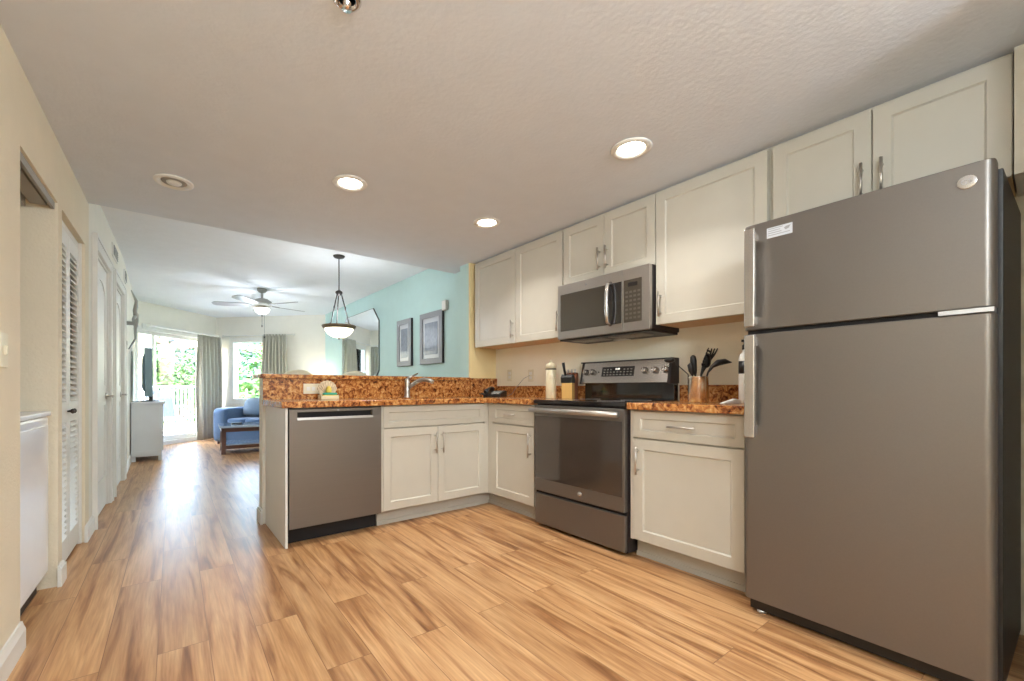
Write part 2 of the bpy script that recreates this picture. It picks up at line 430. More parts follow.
# baseboards
def bb(name, F, x0, x1, y0, y1, along, label):
    k = MB(F)
    if along == 'y':
        sg = 1 if x1 > x0 else -1
        k.prism([(x0, 0), (x0+.016*sg, 0), (x0+.016*sg, .075), (x0+.010*sg, .09), (x0+.006*sg, .105), (x0, .105)], y0, y1, 'y')
    else:
        sg = 1 if y1 > y0 else -1
        k.prism([(y0, 0), (y0+.016*sg, 0), (y0+.016*sg, .075), (y0+.010*sg, .09), (y0+.006*sg, .105), (y0, .105)], x0, x1, 'x')
    return struct(k.build(name, M['trim']), label)
bb('baseboard_left', FL, 0, 1, -2.1, 2.33, 'y', 'white baseboard along the nearest tan wall')
for (a, b, w) in ((2.95, 3.035, 'between washer niche and closet'), (3.69, 3.955, 'between closet and first white door'),
                  (4.905, 5.045, 'between the two hallway doors'), (5.995, 8.6, 'under the wall sculpture')):
    kk = MB(FL2 if a > 5.9 else FL); kk.box(0, .016, a-.016, b+(.016 if a < 3.5 else 0), 0, .09)
    kk.prism([(0, .09), (.013, .09), (.006, .105), (0, .105)], a-.012, b, 'y')
    struct(kk.build('baseboard_left', M['trim']), 'white baseboard ' + w)
kk = MB(); kk.box(.589, .605, 3.39, 3.546, 0, .09); kk.box(.593, .605, 3.395, 3.54, .09, .105); kk.box(.589, 2.5, 3.53, 3.546, 0, .09)
struct(kk.build('baseboard_peninsula', M['trim']), 'white baseboard wrapping the end of the half wall')
bb('baseboard_right', I4, 2.58, 1, 3.6, 8.25, 'y', 'white baseboard under the turquoise wall') if False else None
kk = MB(); kk.box(2.564, 2.58, 3.57, 8.25, 0, .1)
struct(kk.build('baseboard_right', M['trim']), 'white baseboard under the turquoise wall')
kk = MB(F2); kk.box(.02, 2.3, -.016, 0, 0, .1)
struct(kk.build('baseboard_far', M['trim']), 'white baseboard under the window wall')
# laundry niche head track
kk = MB(FL); kk.box(-.10, -.04, 2.335, 2.945, 1.905, 1.93)
kk.box(-.13, -.115, 2.335, 2.945, 1.885, 1.93); kk.box(-.025, -.012, 2.335, 2.945, 1.895, 1.93)
struct(kk.build('trim_2', M['vent']), 'grey metal door track in the head of the washer niche')
# ------------------------------------------------------------------ closet bifold louvre door
d = thing('door_1', 'white louvred bifold closet door', 'door', wp(FL, 0, 3.36), kind='structure')
kk = MB(FL); kk.box(-.12, -.015, 3.037, 3.05, 0, 1.928); kk.box(-.12, -.015, 3.675, 3.688, 0, 1.928); kk.box(-.12, -.03, 3.05, 3.675, 1.895, 1.928)
kk.build('jamb', M['trim'], d)
for a, b in ((3.053, 3.359), (3.364, 3.672)):
    k = MB(FL); x0, x1 = -.055, -.027
    k.box(x0, x1, a, a+.045, .02, 1.89); k.box(x0, x1, b-.045, b, .02, 1.89)
    for z0, z1 in ((.02, .15), (.80, .92), (1.80, 1.89)): k.box(x0, x1, a+.045, b-.045, z0, z1)
    lf = k.build('door_leaf', M['trim'], d, bev=.002)
    k = MB(FL)
    for z0, z1 in ((.15, .80), (.92, 1.80)):
        n = int((z1-z0)/.032)
        for i in range(n):
            zc = z0 + (i+.5)*(z1-z0)/n
            Mx = T((x0+x1)/2, 0, zc) @ Matrix.Rotation(math.radians(38), 4, 'Y')
            k.box(-.019, .019, a+.043, b-.043, -.003, .003, M=Mx)
    k.build('louvre_slats', M['trim'], lf)
    k = MB(FL); yk = 3.335 if a < 3.2 else 3.39
    k.lathe([(.004, 0), (.006, .012), (.014, .02), (.014, .026), (.006, .032)], 16, M=T(x1, yk, .865) @ Matrix.Rotation(PI/2, 4, 'Y'))
    k.build('knob', M['bronze'], lf)
# ------------------------------------------------------------------ hallway doors
def casing(k, a, b, zt, w=.09, t=.022):
    k.box(0, t, a-w, a, 0, zt+w); k.box(0, t, b, b+w, 0, zt+w); k.box(0, t, a, b, zt, zt+w)
    k.box(t, t+.008, a-w, a-w+.02, 0, zt+w); k.box(t, t+.008, b+w-.02, b+w, 0, zt+w); k.box(t, t+.008, a-w, b+w, zt+w-.02, zt+w)
def hall_door(n, a, b, zt, label, open_=False):
    d = thing('door_%d' % n, label, 'door', wp(FL, 0, (a+b)/2), kind='structure')
    k = MB(FL); casing(k, a, b, zt); k.box(-.14, 0, a-.0, a+.015, 0, zt); k.box(-.14, 0, b-.015, b, 0, zt); k.box(-.14, 0, a, b, zt-.015, zt)
    k.build('door_casing', M['trim'], d, bev=.002)
    k = MB(FL); k.box(-.05, -.012, a+.017, b-.017, .01, zt-.018); sl = k.build('door_leaf', M['trim'], d)
    def arch(x0, x1, z0, z1, r, e):
        p = [(x0+e, z0+e), (x1-e, z0+e), (x1-e, z1-r)]
        m = (x0+x1)/2; h = (x1-x0)/2-e
        p += [(m + h*math.cos(t), z1-r + (r-e)*math.sin(t)) for t in [PI*i/12 for i in range(1, 12)]]
        p += [(x0+e, z1-r)]; return p
    k = MB(FL)
    for z0, z1, r in ((1.0, zt-.13, .14), (.25, .88, .0)):
        if r:
            o = arch(a+.13, b-.13, z0, z1, r, 0); i_ = arch(a+.13, b-.13, z0, z1, r, .022); i2 = arch(a+.13, b-.13, z0, z1, r, .06)
        else:
            R = lambda e: [(a+.13+e, z0+e), (b-.13-e, z0+e), (b-.13-e, z1-e), (a+.13+e, z1-e)]
            o, i_, i2 = R(0), R(.022), R(.06)
        k.ring(o, i_, -.012, -.004, 'x'); k.prism(i2, -.012, -.006, 'x')
    k.build('panel_moulding', M['trim'], sl)
    k = MB(FL); k.tube([(-.012, b-.07, .93), (.045, b-.07, .93)], .009, 10); k.tube([(.04, b-.07, .93), (.045, b-.12, .93), (.045, b-.17, .925)], [.009, .009, .007], 10)
    k.lathe([(.001, 0), (.028, .002), (.028, .008), (.01, .012)], 20, M=T(-.012, b-.07, .93) @ Matrix.Rotation(PI/2, 4, 'Y'))
    k.build('door_handle', M['nickel'], sl)
    for z in (.25, 1.0, 1.75):
        k = MB(FL); k.box(-.012, -.002, a+.012, a+.03, z-.045, z+.045); k.tube([(-.002, a+.015, z-.05), (-.002, a+.015, z+.05)], .006, 8)
        k.build('hinge', M['nickel'], d)
hall_door(2, 4.05, 4.81, 2.0, 'white hallway door with arched upper panel, nearer of the two')
hall_door(3, 5.14, 5.90, 2.0, 'white hallway door, farther of the two')
# ------------------------------------------------------------------ sliding door and window
d = thing('door_4', 'white framed sliding glass door to the balcony', 'door', wp(F1, .86, .05), kind='structure')
k = MB(F1); k.ring([(-.03, 0), (1.64, 0), (1.64, 2.02), (-.03, 2.02)], [(.0, .07), (1.60, .07), (1.60, 1.96), (.0, 1.96)], .0, .14, 'y')
k.box(.06, 1.66, -.015, 0, 1.98, 2.06); k.build('door_frame', M['trim'], d, bev=.003)
for x0, x1, y0 in ((.0, .345, .05), (.29, 1.60, .085)):
    k = MB(F1); w = .05
    k.ring([(x0, .07), (x1, .07), (x1, 1.96), (x0, 1.96)], [(x0+w, .15), (x1-w, .15), (x1-w, 1.90), (x0+w, 1.90)], y0, y0+.035, 'y')
    sp = k.build('sliding_panel', M['trim'], d, bev=.002)
    k = MB(F1); k.box(x0+w, x1-w, y0+.014, y0+.020, .15, 1.90); k.build('pane', M['glass'], sp)
k = MB(F1); k.tube([(.30, .075, .95), (.30, .03, .95), (.30, .03, 1.15), (.30, .075, 1.15)], .008, 8); k.build('door_handle', M['trim'], d)
d = thing('window_1', 'white framed window behind the sofa', 'window', wp(F2, .92, .05), kind='structure')
k = MB(F2); k.ring([(.30, .70), (1.55, .70), (1.55, 2.0), (.30, 2.0)], [(.39, .78), (1.46, .78), (1.46, 1.91), (.39, 1.91)], -.012, .13, 'y'); k.build('window_frame', M['trim'], d, bev=.003)
k = MB(F2); k.box(.39, 1.46, .06, .066, .78, 1.91); k.build('pane', M['glass'], d)
k = MB(F2); k.box(.27, 1.58, -.05, .0, .675, .70); k.build('window_sill', M['trim'], d, bev=.003)
# ------------------------------------------------------------------ curtains
def curtain(F, x0, x1, z0, z1, y, folds, label, slant=0, pinch=.8):
    k = MB(F); n = folds*12; rows = 14; vs = []
    for r in range(rows+1):
        t = r/rows; z = z1 + (z0-z1)*t
        for i in range(n+1):
            u = i/n; cx = (x0+x1)/2; w = (x1-x0)*(pinch + (1-pinch)*min(1, t*1.6))
            x = cx + (u-.5)*w + slant*t
            a = .05*(.6+.45*min(1, t*3)); yy = y + a*math.sin(u*folds*2*PI + .6*math.sin(5*u+3*t)) + .008*math.sin(u*17+t*4)
            vs.append((x, yy, z))
    fs = [(r*(n+1)+i, r*(n+1)+i+1, (r+1)*(n+1)+i+1, (r+1)*(n+1)+i) for r in range(rows) for i in range(n)]
    k.add(vs, fs, True)
    o = k.build('curtain', M['curtain'])
    s = o.modifiers.new('solid', 'SOLIDIFY'); s.thickness = .004
    return meta(o, label, 'curtain', 'sage living room curtains')
curtain(F1, 1.05, 1.63, .02, 2.0, -.15, 6, 'sage green curtain drawn to the right side of the sliding door', slant=.0, pinch=.94)
curtain(F2, 1.03, 1.66, .05, 2.045, -.10, 8, 'sage green curtain at the right side of the sofa window')
k = MB(F2); k.tube([(.24, -.10, 2.03), (1.75, -.10, 2.03)], .009, 10); k.blob((.23, -.10, 2.03), (.02, .02, .02), 8); k.blob((1.76, -.10, 2.03), (.02, .02, .02), 8)
ob = k.build('curtain_rod', M['plastic']); meta(ob, 'thin white curtain rod above the sofa window', 'curtain rod')
k = MB(F2)
for x in (.30, 1.70):
    k = MB(F2); k.box(x-.008, x+.008, -.10, 0, 2.022, 2.038); k.build('rod_bracket', M['plastic'], ob)
k = MB(F1); k.box(.05, 1.56, -.18, -.10, 2.012, 2.04)
meta(k.build('curtain_rail', M['plastic']), 'flat white curtain track over the sliding door', 'curtain rail')
# ------------------------------------------------------------------ base cabinets
def cab_toe(k, F, x0, x1, depth): pass
def base_cabinet(F, x0, x1, label, fronts, filler=None, toe_l=0, toe_r=0, hollow=False, filler2=None):
    """fronts: list of (kind, x0, x1, z0, z1, handle)"""
    t = thing('base_cabinet', label, 'cabinet', wp(F, (x0+x1)/2, .3), 'white base cabinets')
    k = MB(F)
    if hollow:
        k.box(x0, x0+.018, .021, .60, .114, .872); k.box(x1-.018, x1, .021, .60, .114, .872); k.box(x0, x1, .021, .60, .114, .132)
        k.box(x0, x1, .58, .60, .132, .70); k.box(x0, x1, .021, .04, .68, .872)
        k.box((x0+x1)/2-.03, (x0+x1)/2+.03, .021, .035, .13, .69)
    else: k.box(x0, x1, .021, .572, .114, .872)
    k.build('carcass', M['cabin'], t)
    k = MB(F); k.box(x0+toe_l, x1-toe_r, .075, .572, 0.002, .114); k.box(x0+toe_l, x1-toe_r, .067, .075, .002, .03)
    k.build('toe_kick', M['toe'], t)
    if filler:
        k = MB(F); k.box(filler[0], filler[1], .003, .021, .114, .872); k.build('filler_strip', M['cab'], t)
    if filler2:
        k = MB(F); k.box(filler2[0], filler2[1], .003, .021, .114, .872); k.build('filler_strip', M['cab'], t)
        k = MB(F); k.box(x1, x1+.11, .075, .60, .002, .114); k.build('toe_kick', M['toe'], t)
    for kind, a, b, z0, z1, h in fronts:
        k = MB(F); k.shaker(a, b, z0, z1, w=.058 if kind == 'door' else .042)
        fr = k.build(kind, M['cab'], t)
        if h:
            k = MB(F); k.handle((h[0], 0, h[1]), (h[2], 0, h[3])); k.build('handle', M['nickel'], fr)
    return t
FP = T(0, YF)
FRR = T(XF, 0) @ FR
base_cabinet(FP, 1.262, 2.20, 'white sink base cabinet with two doors under a wide false drawer front',
    [('drawer_front', 1.282, 2.196, .712, .866, None),
     ('door', 1.282, 1.737, .118, .704, (1.708, .50, 1.708, .66)),
     ('door', 1.741, 2.196, .118, .704, (1.772, .50, 1.772, .66))], filler=(1.262, 1.281), hollow=True, filler2=(2.198, 2.25))
# corner cabinet: local x = -Y
base_cabinet(FRR, -2.775, -2.248, 'narrow white base cabinet in the corner left of the range',
    [('drawer', -2.745, -2.252, .712, .866, (-2.56, .79, -2.44, .79)),
     ('door', -2.745, -2.252, .118, .704, (-2.285, .48, -2.285, .66))], filler=(-2.80, -2.747), toe_l=-.10)
base_cabinet(FRR, -1.455, -.846, 'white base cabinet between the range and refrigerator',
    [('drawer', -1.435, -.85, .712, .866, (-1.215, .79, -1.07, .79)),
     ('door', -1.435, -.85, .118, .704, (-1.40, .50, -1.40, .66))], filler=(-1.455, -1.437))
k = MB(); k.box(.624, .640, YF-.005, 3.405, .0, .872)  # whiter than the cabinet paint: daylight on this side put into the colour
meta(k.build('end_panel', M['trim'], bev=.002), 'tall end panel beside the dishwasher, coloured whiter for daylight', 'cabinet panel')
# ------------------------------------------------------------------ counters
SX0, SX1, SY0, SY1 = 1.42, 2.02, 2.90, 3.27
k = MB()
k.box(.598, SX0, YF-.035, 3.39, .874, .914); k.box(SX1, XB, YF-.035, 3.39, .874, .914)
k.box(SX0, SX1, YF-.035, SY0, .874, .914); k.box(SX0, SX1, SY1, 3.39, .874, .914)
k.box(XF-.035, XB, 2.248, YF-.035, .874, .914)
t = thing('countertop', 'speckled brown granite counter wrapping the sink corner', 'countertop', (1.7, 3.1, .874))
k.build('slab', M['granite'], t, bev=.004)
k = MB(); k.box(.605, 2.475, 3.39, 3.41, .914, 1.07); k.box(2.475, XB, 3.37, 3.39, .914, 1.095); k.build('riser', M['granite'], t)
k = MB(); k.box(XB-.02, XB, 2.20, 3.37, .914, 1.018); k.build('backsplash', M['granite'], t)
k = MB(); k.box(.585, 2.475, 3.375, 3.72, 1.071, 1.102)
meta(k.build('granite_ledge', M['granite'], bev=.004), 'raised granite bar ledge along the half wall', 'countertop')
t = thing('countertop', 'short speckled brown granite counter between range and refrigerator', 'countertop', (2.5, 1.15, .874))
k = MB(); k.box(XF-.035, XB, .825, 1.457, .874, .914); k.build('slab', M['granite'], t, bev=.004)
k = MB(); k.box(XB-.02, XB, .825, 1.452, .914, 1.018); k.build('backsplash', M['granite'], t)
# sink and faucet
t = thing('kitchen_sink', 'steel undermount sink set in the peninsula counter', 'sink', (1.72, 3.085, .70))
k = MB()
def rr(x0, x1, y0, y1, r, n=5):
    p = []
    for cx_, cy_, a in ((x1-r, y1-r, 0), (x0+r, y1-r, 90), (x0+r, y0+r, 180), (x1-r, y0+r, 270)):
        p += [(cx_ + r*math.cos(math.radians(a+90*i/n)), cy_ + r*math.sin(math.radians(a+90*i/n))) for i in range(n+1)]
    return p
o_ = rr(SX0-.004, SX1+.004, SY0-.004, SY1+.004, .05); i_ = rr(SX0+.01, SX1-.01, SY0+.01, SY1-.01, .05)
k.ring(o_, i_, .70, .873, 'z'); k.prism(o_, .69, .70)
k.build('basin', M['steel'], t)
k = MB(); k.lathe([(.001, 0), (.04, .001), (.04, .004), (.02, .003)], 24, c=(1.72, 3.085, .70)); k.build('drain', M['chrome'], t)
fx, fy = 1.735, 3.30
t = thing('faucet', 'brushed nickel kitchen faucet with pull-out spout and top lever', 'faucet', (fx, fy, .914))
k = MB(); k.lathe([(.030, 0), (.030, .006), (.024, .012), (.022, .10), (.0235, .14), (.021, .155), (.012, .168)], 24, c=(fx, fy, .914)); k.build('body', M['nickel'], t)
k = MB(); k.tube([(fx, fy, .985), (fx+.03, fy-.03, 1.025), (fx+.065, fy-.075, 1.06), (fx+.10, fy-.12, 1.072), (fx+.135, fy-.165, 1.062), (fx+.15, fy-.185, 1.048)], [.016, .0165, .017, .018, .0185, .017], 14); k.build('spout', M['nickel'], t)
k = MB(); k.tube([(fx, fy, 1.075), (fx+.035, fy-.005, 1.098), (fx+.10, fy-.01, 1.128)], [.011, .009, .006], 10); k.build('lever', M['nickel'], t)
# outlet on riser
def outlet(F, x, z, label, w=.115, h=.072, gang=1, horiz=True, m='ivory', y=0, cat='outlet', group='ivory outlet plates'):
    t = thing('wall_outlet', label, cat, wp(F, x, y, z-h/2), group)
    k = MB(F); k.box(x-w/2, x+w/2, y-.006, y, z-h/2, z+h/2); k.build('plate', M[m], t, bev=.002)
    for g in range(gang):
        cx_ = x + (g-(gang-1)/2)*w/gang
        for s in (-1, 1):
            k = MB(F)
            if horiz: k.box(cx_+s*.02-.013, cx_+s*.02+.013, y-.009, y-.006, z-.015, z+.015)
            else: k.box(cx_-.015, cx_+.015, y-.009, y-.006, z+s*.02-.013, z+s*.02+.013)
            k.build('socket', M['plastic'], t)
    return t
outlet(T(0, 3.39), 1.0, .993, 'wide ivory outlet plate on the granite riser behind the sponge holder', w=.225, h=.078, gang=2)
outlet(T(XB, 0) @ FR, -2.873, 1.115, 'ivory outlet plate with a cord plugged in, nearer the range', w=.07, h=.115, horiz=False)
outlet(T(XB, 0) @ FR, -3.17, 1.125, 'ivory outlet plate in the corner above the telephone', w=.07, h=.115, horiz=False)
outlet(T(XB, 0) @ FR, -.97, 1.12, 'ivory outlet plate behind the spoon near the refrigerator', w=.07, h=.115, horiz=False)
# ------------------------------------------------------------------ dishwasher
t = thing('dishwasher', 'slate stainless dishwasher in the peninsula', 'dishwasher', (.94, 3.1, 0))
k = MB(FP); k.box(.645, 1.257, .03, .585, .10, .868); k.build('tub', M['black'], t)
k = MB(FP); k.box(.645, 1.257, -.02, .03, .118, .800); k.box(.645, 1.257, -.02, .03, .846, .862)
k.box(.645, .692, -.02, .03, .80, .846); k.box(1.190, 1.257, -.02, .03, .80, .846)
k.build('door', M['slate'], t)
k = MB(FP); k.box(.692, 1.19, .004, .02, .80, .846); k.build('handle_recess', M['dark'], t)
k = MB(FP); k.prism([(-.031, .796), (-.018, .796), (-.014, .806), (-.014, .811), (-.027, .811)], .69, 1.192, 'x'); k.build('handle_lip', M['steel'], t)
k = MB(FP); k.box(.645, 1.257, -.018, .03, .8635, .8705); k.build('control_strip', M['black'], t)
k = MB(FP); k.box(.645, 1.257, .075, .585, .003, .10); k.build('toe_kick', M['dark'], t)
k = MB(FP); k.lathe([(.001, 0), (.007, .0005), (.007, .001), (.001, .0012)], 20, M=T(.95, -.0205, .853) @ Matrix.Rotation(PI/2, 4, 'X')); k.build('badge', M['label'], t)
# ------------------------------------------------------------------ range  (local x = -Y, from -2.236 to -1.465)
RX0, RX1 = -2.216, -1.466
FG = T(XF, 0) @ FR
t = thing('range', 'slate freestanding electric range with glass oven door', 'stove', wp(FG, (RX0+RX1)/2, .28))
k = MB(FG); k.box(RX0, RX1, .0, .57, .02, .895); k.build('body', M['blackm'], t)
for a in (RX0+.05, RX1-.05):
    for b in (.05, .5): k = MB(FG); k.lathe([(.02, 0), (.02, .045)], 12, c=(a, b, 0)); k.build('leveling_foot', M['black'], t)
k = MB(FG); k.box(RX0+.003, RX1-.006, -.028, .0, .024, .243); dr = k.build('storage_drawer', M['slate'], t, bev=.006)
k = MB(FG); k.box(RX0+.003, RX1-.006, -.015, .0, .243, .262); k.build('drawer_gap', M['dark'], t)
# oven door
dd = MB(FG); dd.box(RX0+.003, RX1-.006, -.034, 0, .262, .875); door = dd.build('oven_door', M['slate'], t, bev=.004)
k = MB(FG); k.box(RX0+.006, RX1-.022, -.0365, -.033, .352, .80); k.build('oven_window', M['oglass'], door)
k = MB(FG); k.tube([(RX0+.004, -.080, .842), (RX1-.02, -.080, .842)], .017, 16)
for a in (RX0+.03, RX1-.05): k.box(a-.012, a+.012, -.080, -.033, .832, .852)
k.build('oven_handle', M['steel'], door)
k = MB(FG); k.lathe([(.001, 0), (.017, .001), (.017, .003), (.001, .0035)], 28, M=T(-1.80, -.034, .307) @ Matrix.Rotation(PI/2, 4, 'X')); bd = k.build('round_badge', M['steelv'], door)
def face(F, x, y, z): return F @ T(x, y, z) @ Matrix.Rotation(PI/2, 4, 'X')
text_part('badge_letters', 'GE', .016, face(FG, -1.80, -.0378, .307), M['label'], bd)
# cooktop
k = MB(FG); k.box(RX0-.006, RX1, -.035, .535, .885, .915); k.build('cooktop', M['glassb'], t, bev=.006)
for a, b, r in ((-2.04, .10, .10), (-1.66, .10, .085), (-2.04, .38, .075), (-1.66, .38, .10)):
    k = MB(FG); k.ring([(a+r*math.cos(q*PI/20), b+r*math.sin(q*PI/20)) for q in range(40)], [(a+(r-.004)*math.cos(q*PI/20), b+(r-.004)*math.sin(q*PI/20)) for q in range(40)], .9150, .9155, 'z'); k.build('burner_ring', M['label'], t)
# backguard, leaning a little
k = MB(FG); k.box(RX0+.02, RX1, .515, .57, .90, 1.04); k.build('backguard_base', M['glassb'], t, bev=.003)
k = MB(FG); k.prism([(.455, 1.035), (.57, 1.035), (.57, 1.195), (.495, 1.195)], RX0+.03, RX1-.012, 'x'); gp = k.build('control_panel', M['steelv'], t, bev=.003)
k = MB(FG)
for a, b in ((RX0+.018, RX0+.032), (RX1-.014, RX1+.004)): k.prism([(.45, 1.03), (.572, 1.03), (.572, 1.20), (.49, 1.20)], a, b, 'x')
k.prism([(.49, 1.194), (.572, 1.194), (.572, 1.202), (.49, 1.202)], RX0, RX1, 'x')
k.build('panel_trim', M['blackm'], t)
SL = math.atan2(.04, .16)
def pf(x, z, out=0):   # face frame on sloped control panel; z measured along slope from 1.035
    y = .455 + .04*(z/.16)
    return FG @ T(x, y, 1.035+z) @ Matrix.Rotation(PI/2 - SL, 4, 'X') @ T(0, 0, out)
k = MB(); Mx = pf(-1.87, .085, .001)
k.box(-.135, .135, -.036, .036, -.003, .002, M=Mx); cd = k.build('display', M['glassb'], gp)
k = MB()
for r in range(3):
    for c in range(9):
        if 3 <= c <= 5 and r == 2: continue
        k.box(-.118+c*.028, -.104+c*.028, -.028+r*.020, -.021+r*.020, .002, .0026, M=Mx)
k.build('key_marks', M['vent'], cd)
text_part('clock_digits', '12:00', .018, Mx @ T(0, .018, .0025), M['display'], cd)
for x in (-2.185, -2.115, -1.635, -1.575, -1.515) if False else (-2.150, -2.09, -1.65, -1.575, -1.50):
    k = MB(); k.lathe([(.022, 0), (.024, .003), (.021, .006), (.019, .026), (.017, .029)], 22, M=pf(x, .085)); k.box(-.004, .004, -.019, .019, .028, .034, M=pf(x, .085)); k.build('knob', M['steelv'], gp)
k = MB(); k.lathe([(.006, 0), (.005, .003)], 12, M=pf(-2.035, .085)); k.build('indicator', M['black'], gp)
# ------------------------------------------------------------------ upper cabinets
FU = T(XU, 0) @ FR
def upper(x0, x1, z0, z1, label, doors):
    t = thing('wall_cabinet', label, 'cabinet', wp(FU, (x0+x1)/2, .15, z0), 'white wall cabinets')
    k = MB(FU); k.box(x0, x1, .021, .300, z0+.012, z1); k.build('carcass', M['cabin'], t)
    k = MB(FU); k.box(x0+.002, x1-.002, .022, .300, z0, z0+.012); k.build('underside', M['wood_under'], t)
    for a, b, hx, hz in doors:
        k = MB(FU); k.shaker(a, b, z0-.002, z1-.004); dr = k.build('door', M['cab'], t)
        k = MB(FU); k.handle((hx, 0, hz), (hx, 0, hz+.155)); k.build('handle', M['nickel'], dr)
    return t
ZT = 2.222
upper(-3.351, -2.757, 1.397, ZT, 'white tall wall cabinet touching the left end wall', [(-3.349, -2.759, -2.79, 1.44)])
upper(-2.755, -2.222, 1.397, ZT, 'white tall wall cabinet just left of the microwave', [(-2.753, -2.224, -2.255, 1.44)])
upper(-2.220, -1.458, 1.779, ZT, 'short white wall cabinet with two doors above the microwave', [(-2.210, -1.842, -1.872, 1.83), (-1.838, -1.460, -1.808, 1.83)])
upper(-1.456, -.848, 1.397, ZT, 'wide white wall cabinet between microwave and refrigerator', [(-1.454, -.850, -1.42, 1.44)])
upper(-.846, .0-.075, 1.777, ZT, 'short white two-door wall cabinet above the refrigerator', [(-.826, -.456, -.485, 1.83), (-.452, -.077, -.42, 1.83)])
k = MB(FU); k.box(-3.351, -.075, .03, .30, ZT+.0005, HK-.001)
meta(k.build('trim_3', M['cabin']), 'recessed filler above the wall cabinets', 'trim', kind='structure')
# ------------------------------------------------------------------ microwave
t = thing('microwave', 'stainless over-range microwave hanging under the short cabinet', 'microwave', (2.62, 1.84, 1.365))
FM = T(2.45, 0) @ FR
k = MB(FM); k.box(-2.216, -1.462, .03, .355, 1.372, 1.774); k.build('case', M['blackm'], t)
k = MB(FM); k.box(-2.216, -1.655, 0, .03, 1.366, 1.775); md = k.build('door', M['steel'], t, bev=.003)
k = MB(FM); k.box(-1.652, -1.462, 0, .03, 1.366, 1.775); mc = k.build('control_side', M['steel'], t, bev=.003)
k = MB(FM); k.box(-2.185, -1.757, -.003, .001, 1.425, 1.70); k.build('window', M['mglass'], md)
k = MB(FM); k.box(-1.76, -1.660, -.003, .001, 1.425, 1.70); k.build('door_edge', M['glassb'], md)
k = MB(FM); k.tube([(-1.745, 0, 1.425), (-1.745, -.035, 1.44), (-1.745, -.045, 1.50), (-1.745, -.048, 1.565), (-1.745, -.045, 1.63), (-1.745, -.035, 1.69), (-1.745, 0, 1.705)], .013, 12); k.build('door_handle', M['steelv'], md)
k = MB(FM); k.box(-1.642, -1.515, -.003, .001, 1.425, 1.70); kp = k.build('keypad', M['mglass'], mc)
k = MB(FM); k.box(-1.610, -1.545, -.0036, -.003, 1.655, 1.68); k.build('display', M['glassb'], kp)
k = MB(FM)
for r in range(7):
    for c in range(4): k.box(-1.63+c*.029, -1.611+c*.029, -.0036, -.003, 1.445+r*.028, 1.458+r*.028)
k.build('key_marks', M['keys'], kp)
k = MB(FM); k.lathe([(.001, 0), (.009, .0005), (.009, .0015), (.001, .002)], 20, M=T(-1.95, 0, 1.738) @ Matrix.Rotation(PI/2, 4, 'X')); k.build('badge', M['label'], md)
k = MB(FM); k.box(-2.21, -1.47, .02, .35, 1.355, 1.371)
k.build('underside', M['black'], t)
k = MB(FM)
for a in (-2.13, -1.81):
    k.box(a, a+.26, .06, .20, 1.350, 1.356)
    for i in range(8): k.box(a+.01+i*.031, a+.03+i*.031, .065, .195, 1.3475, 1.350)
k.build('grease_filter', M['steel'], t)
k = MB(FM); k.box(-1.90, -1.80, .25, .32, 1.351, 1.356); k.build('light_lens', M['plastic'], t)
# ------------------------------------------------------------------ refrigerator
FF = T(2.083, .095) @ RZ(-1.8) @ T(0, -.095) @ FR
fx0, fx1 = -.806, -.095
t = thing('refrigerator', 'slate top-freezer refrigerator at the right', 'refrigerator', (2.4, .45, 0))
k = MB(FF); k.box(fx0+.004, fx1+.010, .075, .70, .03, 1.70); k.build('cabinet', M['black'], t, bev=.004)
def fdoor(z0, z1, nm):
    n = 8; r = .022; pts = [(fx0, .07)]
    pts += [(fx0 + r - r*math.cos(q*PI/2/n), r - r*math.sin(q*PI/2/n)) for q in range(n+1)]
    pts += [(fx1 - r + r*math.sin(q*PI/2/n), r - r*math.cos(q*PI/2/n)) for q in range(n+1)]
    pts += [(fx1, .07)]
    k = MB(FF); k.prism(pts, z0, z1, 'z'); return k.build(nm, M['slate'], t, bev=.004)
fz = fdoor(1.254, 1.7176, 'freezer_door'); fd = fdoor(.068, 1.236, 'fridge_door')
k = MB(FF); k.box(fx0+.01, fx1-.01, .02, .075, .07, 1.71); k.build('door_gasket', M['dark'], t)
for z0, z1, nm, pr_ in ((1.262, 1.685, 'freezer_handle', fz), (.785, 1.228, 'fridge_handle', fd)):
    k = MB(FF); xh = fx0+.045
    k.prism([(-.058, z0), (-.040, z0), (-.040, z0+.02), (-.038, z1-.02), (-.038, z1), (-.056, z1)] , xh-.02, xh+.02, 'x')
    for zz in (z0+.03, z1-.03): k.box(xh-.014, xh+.014, -.042, .0, zz-.018, zz+.018)
    k.build('handle', M['steelv'], pr_, bev=.004)
k = MB(FF); k.lathe([(.001, 0), (.022, .001), (.022, .003), (.019, .0035), (.001, .0036)], 32, M=T(-.153, 0, 1.659) @ Matrix.Rotation(PI/2, 4, 'X')); bd = k.build('round_badge', M['steelv'], fz)
text_part('badge_letters', 'GE', .022, face(FF, -.153, -.0042, 1.659), M['label'], bd)
k = MB(FF); k.box(-.714, -.622, -.0012, .0, 1.640, 1.683); stk = k.build('sticker', M['paper'], fz)
k = MB(FF)
for i, (a, b) in enumerate(((-.709, -.655), (-.709, -.665), (-.709, -.66), (-.709, -.63))): k.box(a, b, -.0017, -.0012, 1.676-i*.009, 1.679-i*.009)
k.prism([(-.652, 1.668), (-.645, 1.674), (-.628, 1.676), (-.634, 1.664), (-.645, 1.660)], -.0017, -.0012, 'y')
k.build('sticker_print', M['label'], stk)
k = MB(FF); k.box(fx1-.12, fx1-.002, -.006, .05, 1.238, 1.252); k.tube([(fx1-.02, .03, 1.232), (fx1-.02, .03, 1.258)], .012, 12); k.build('middle_hinge', M['alu'], t)
k = MB(FF); k.box(fx0+.01, fx1-.01, .045, .08, .012, .066); k.build('base_grille', M['black'], t)
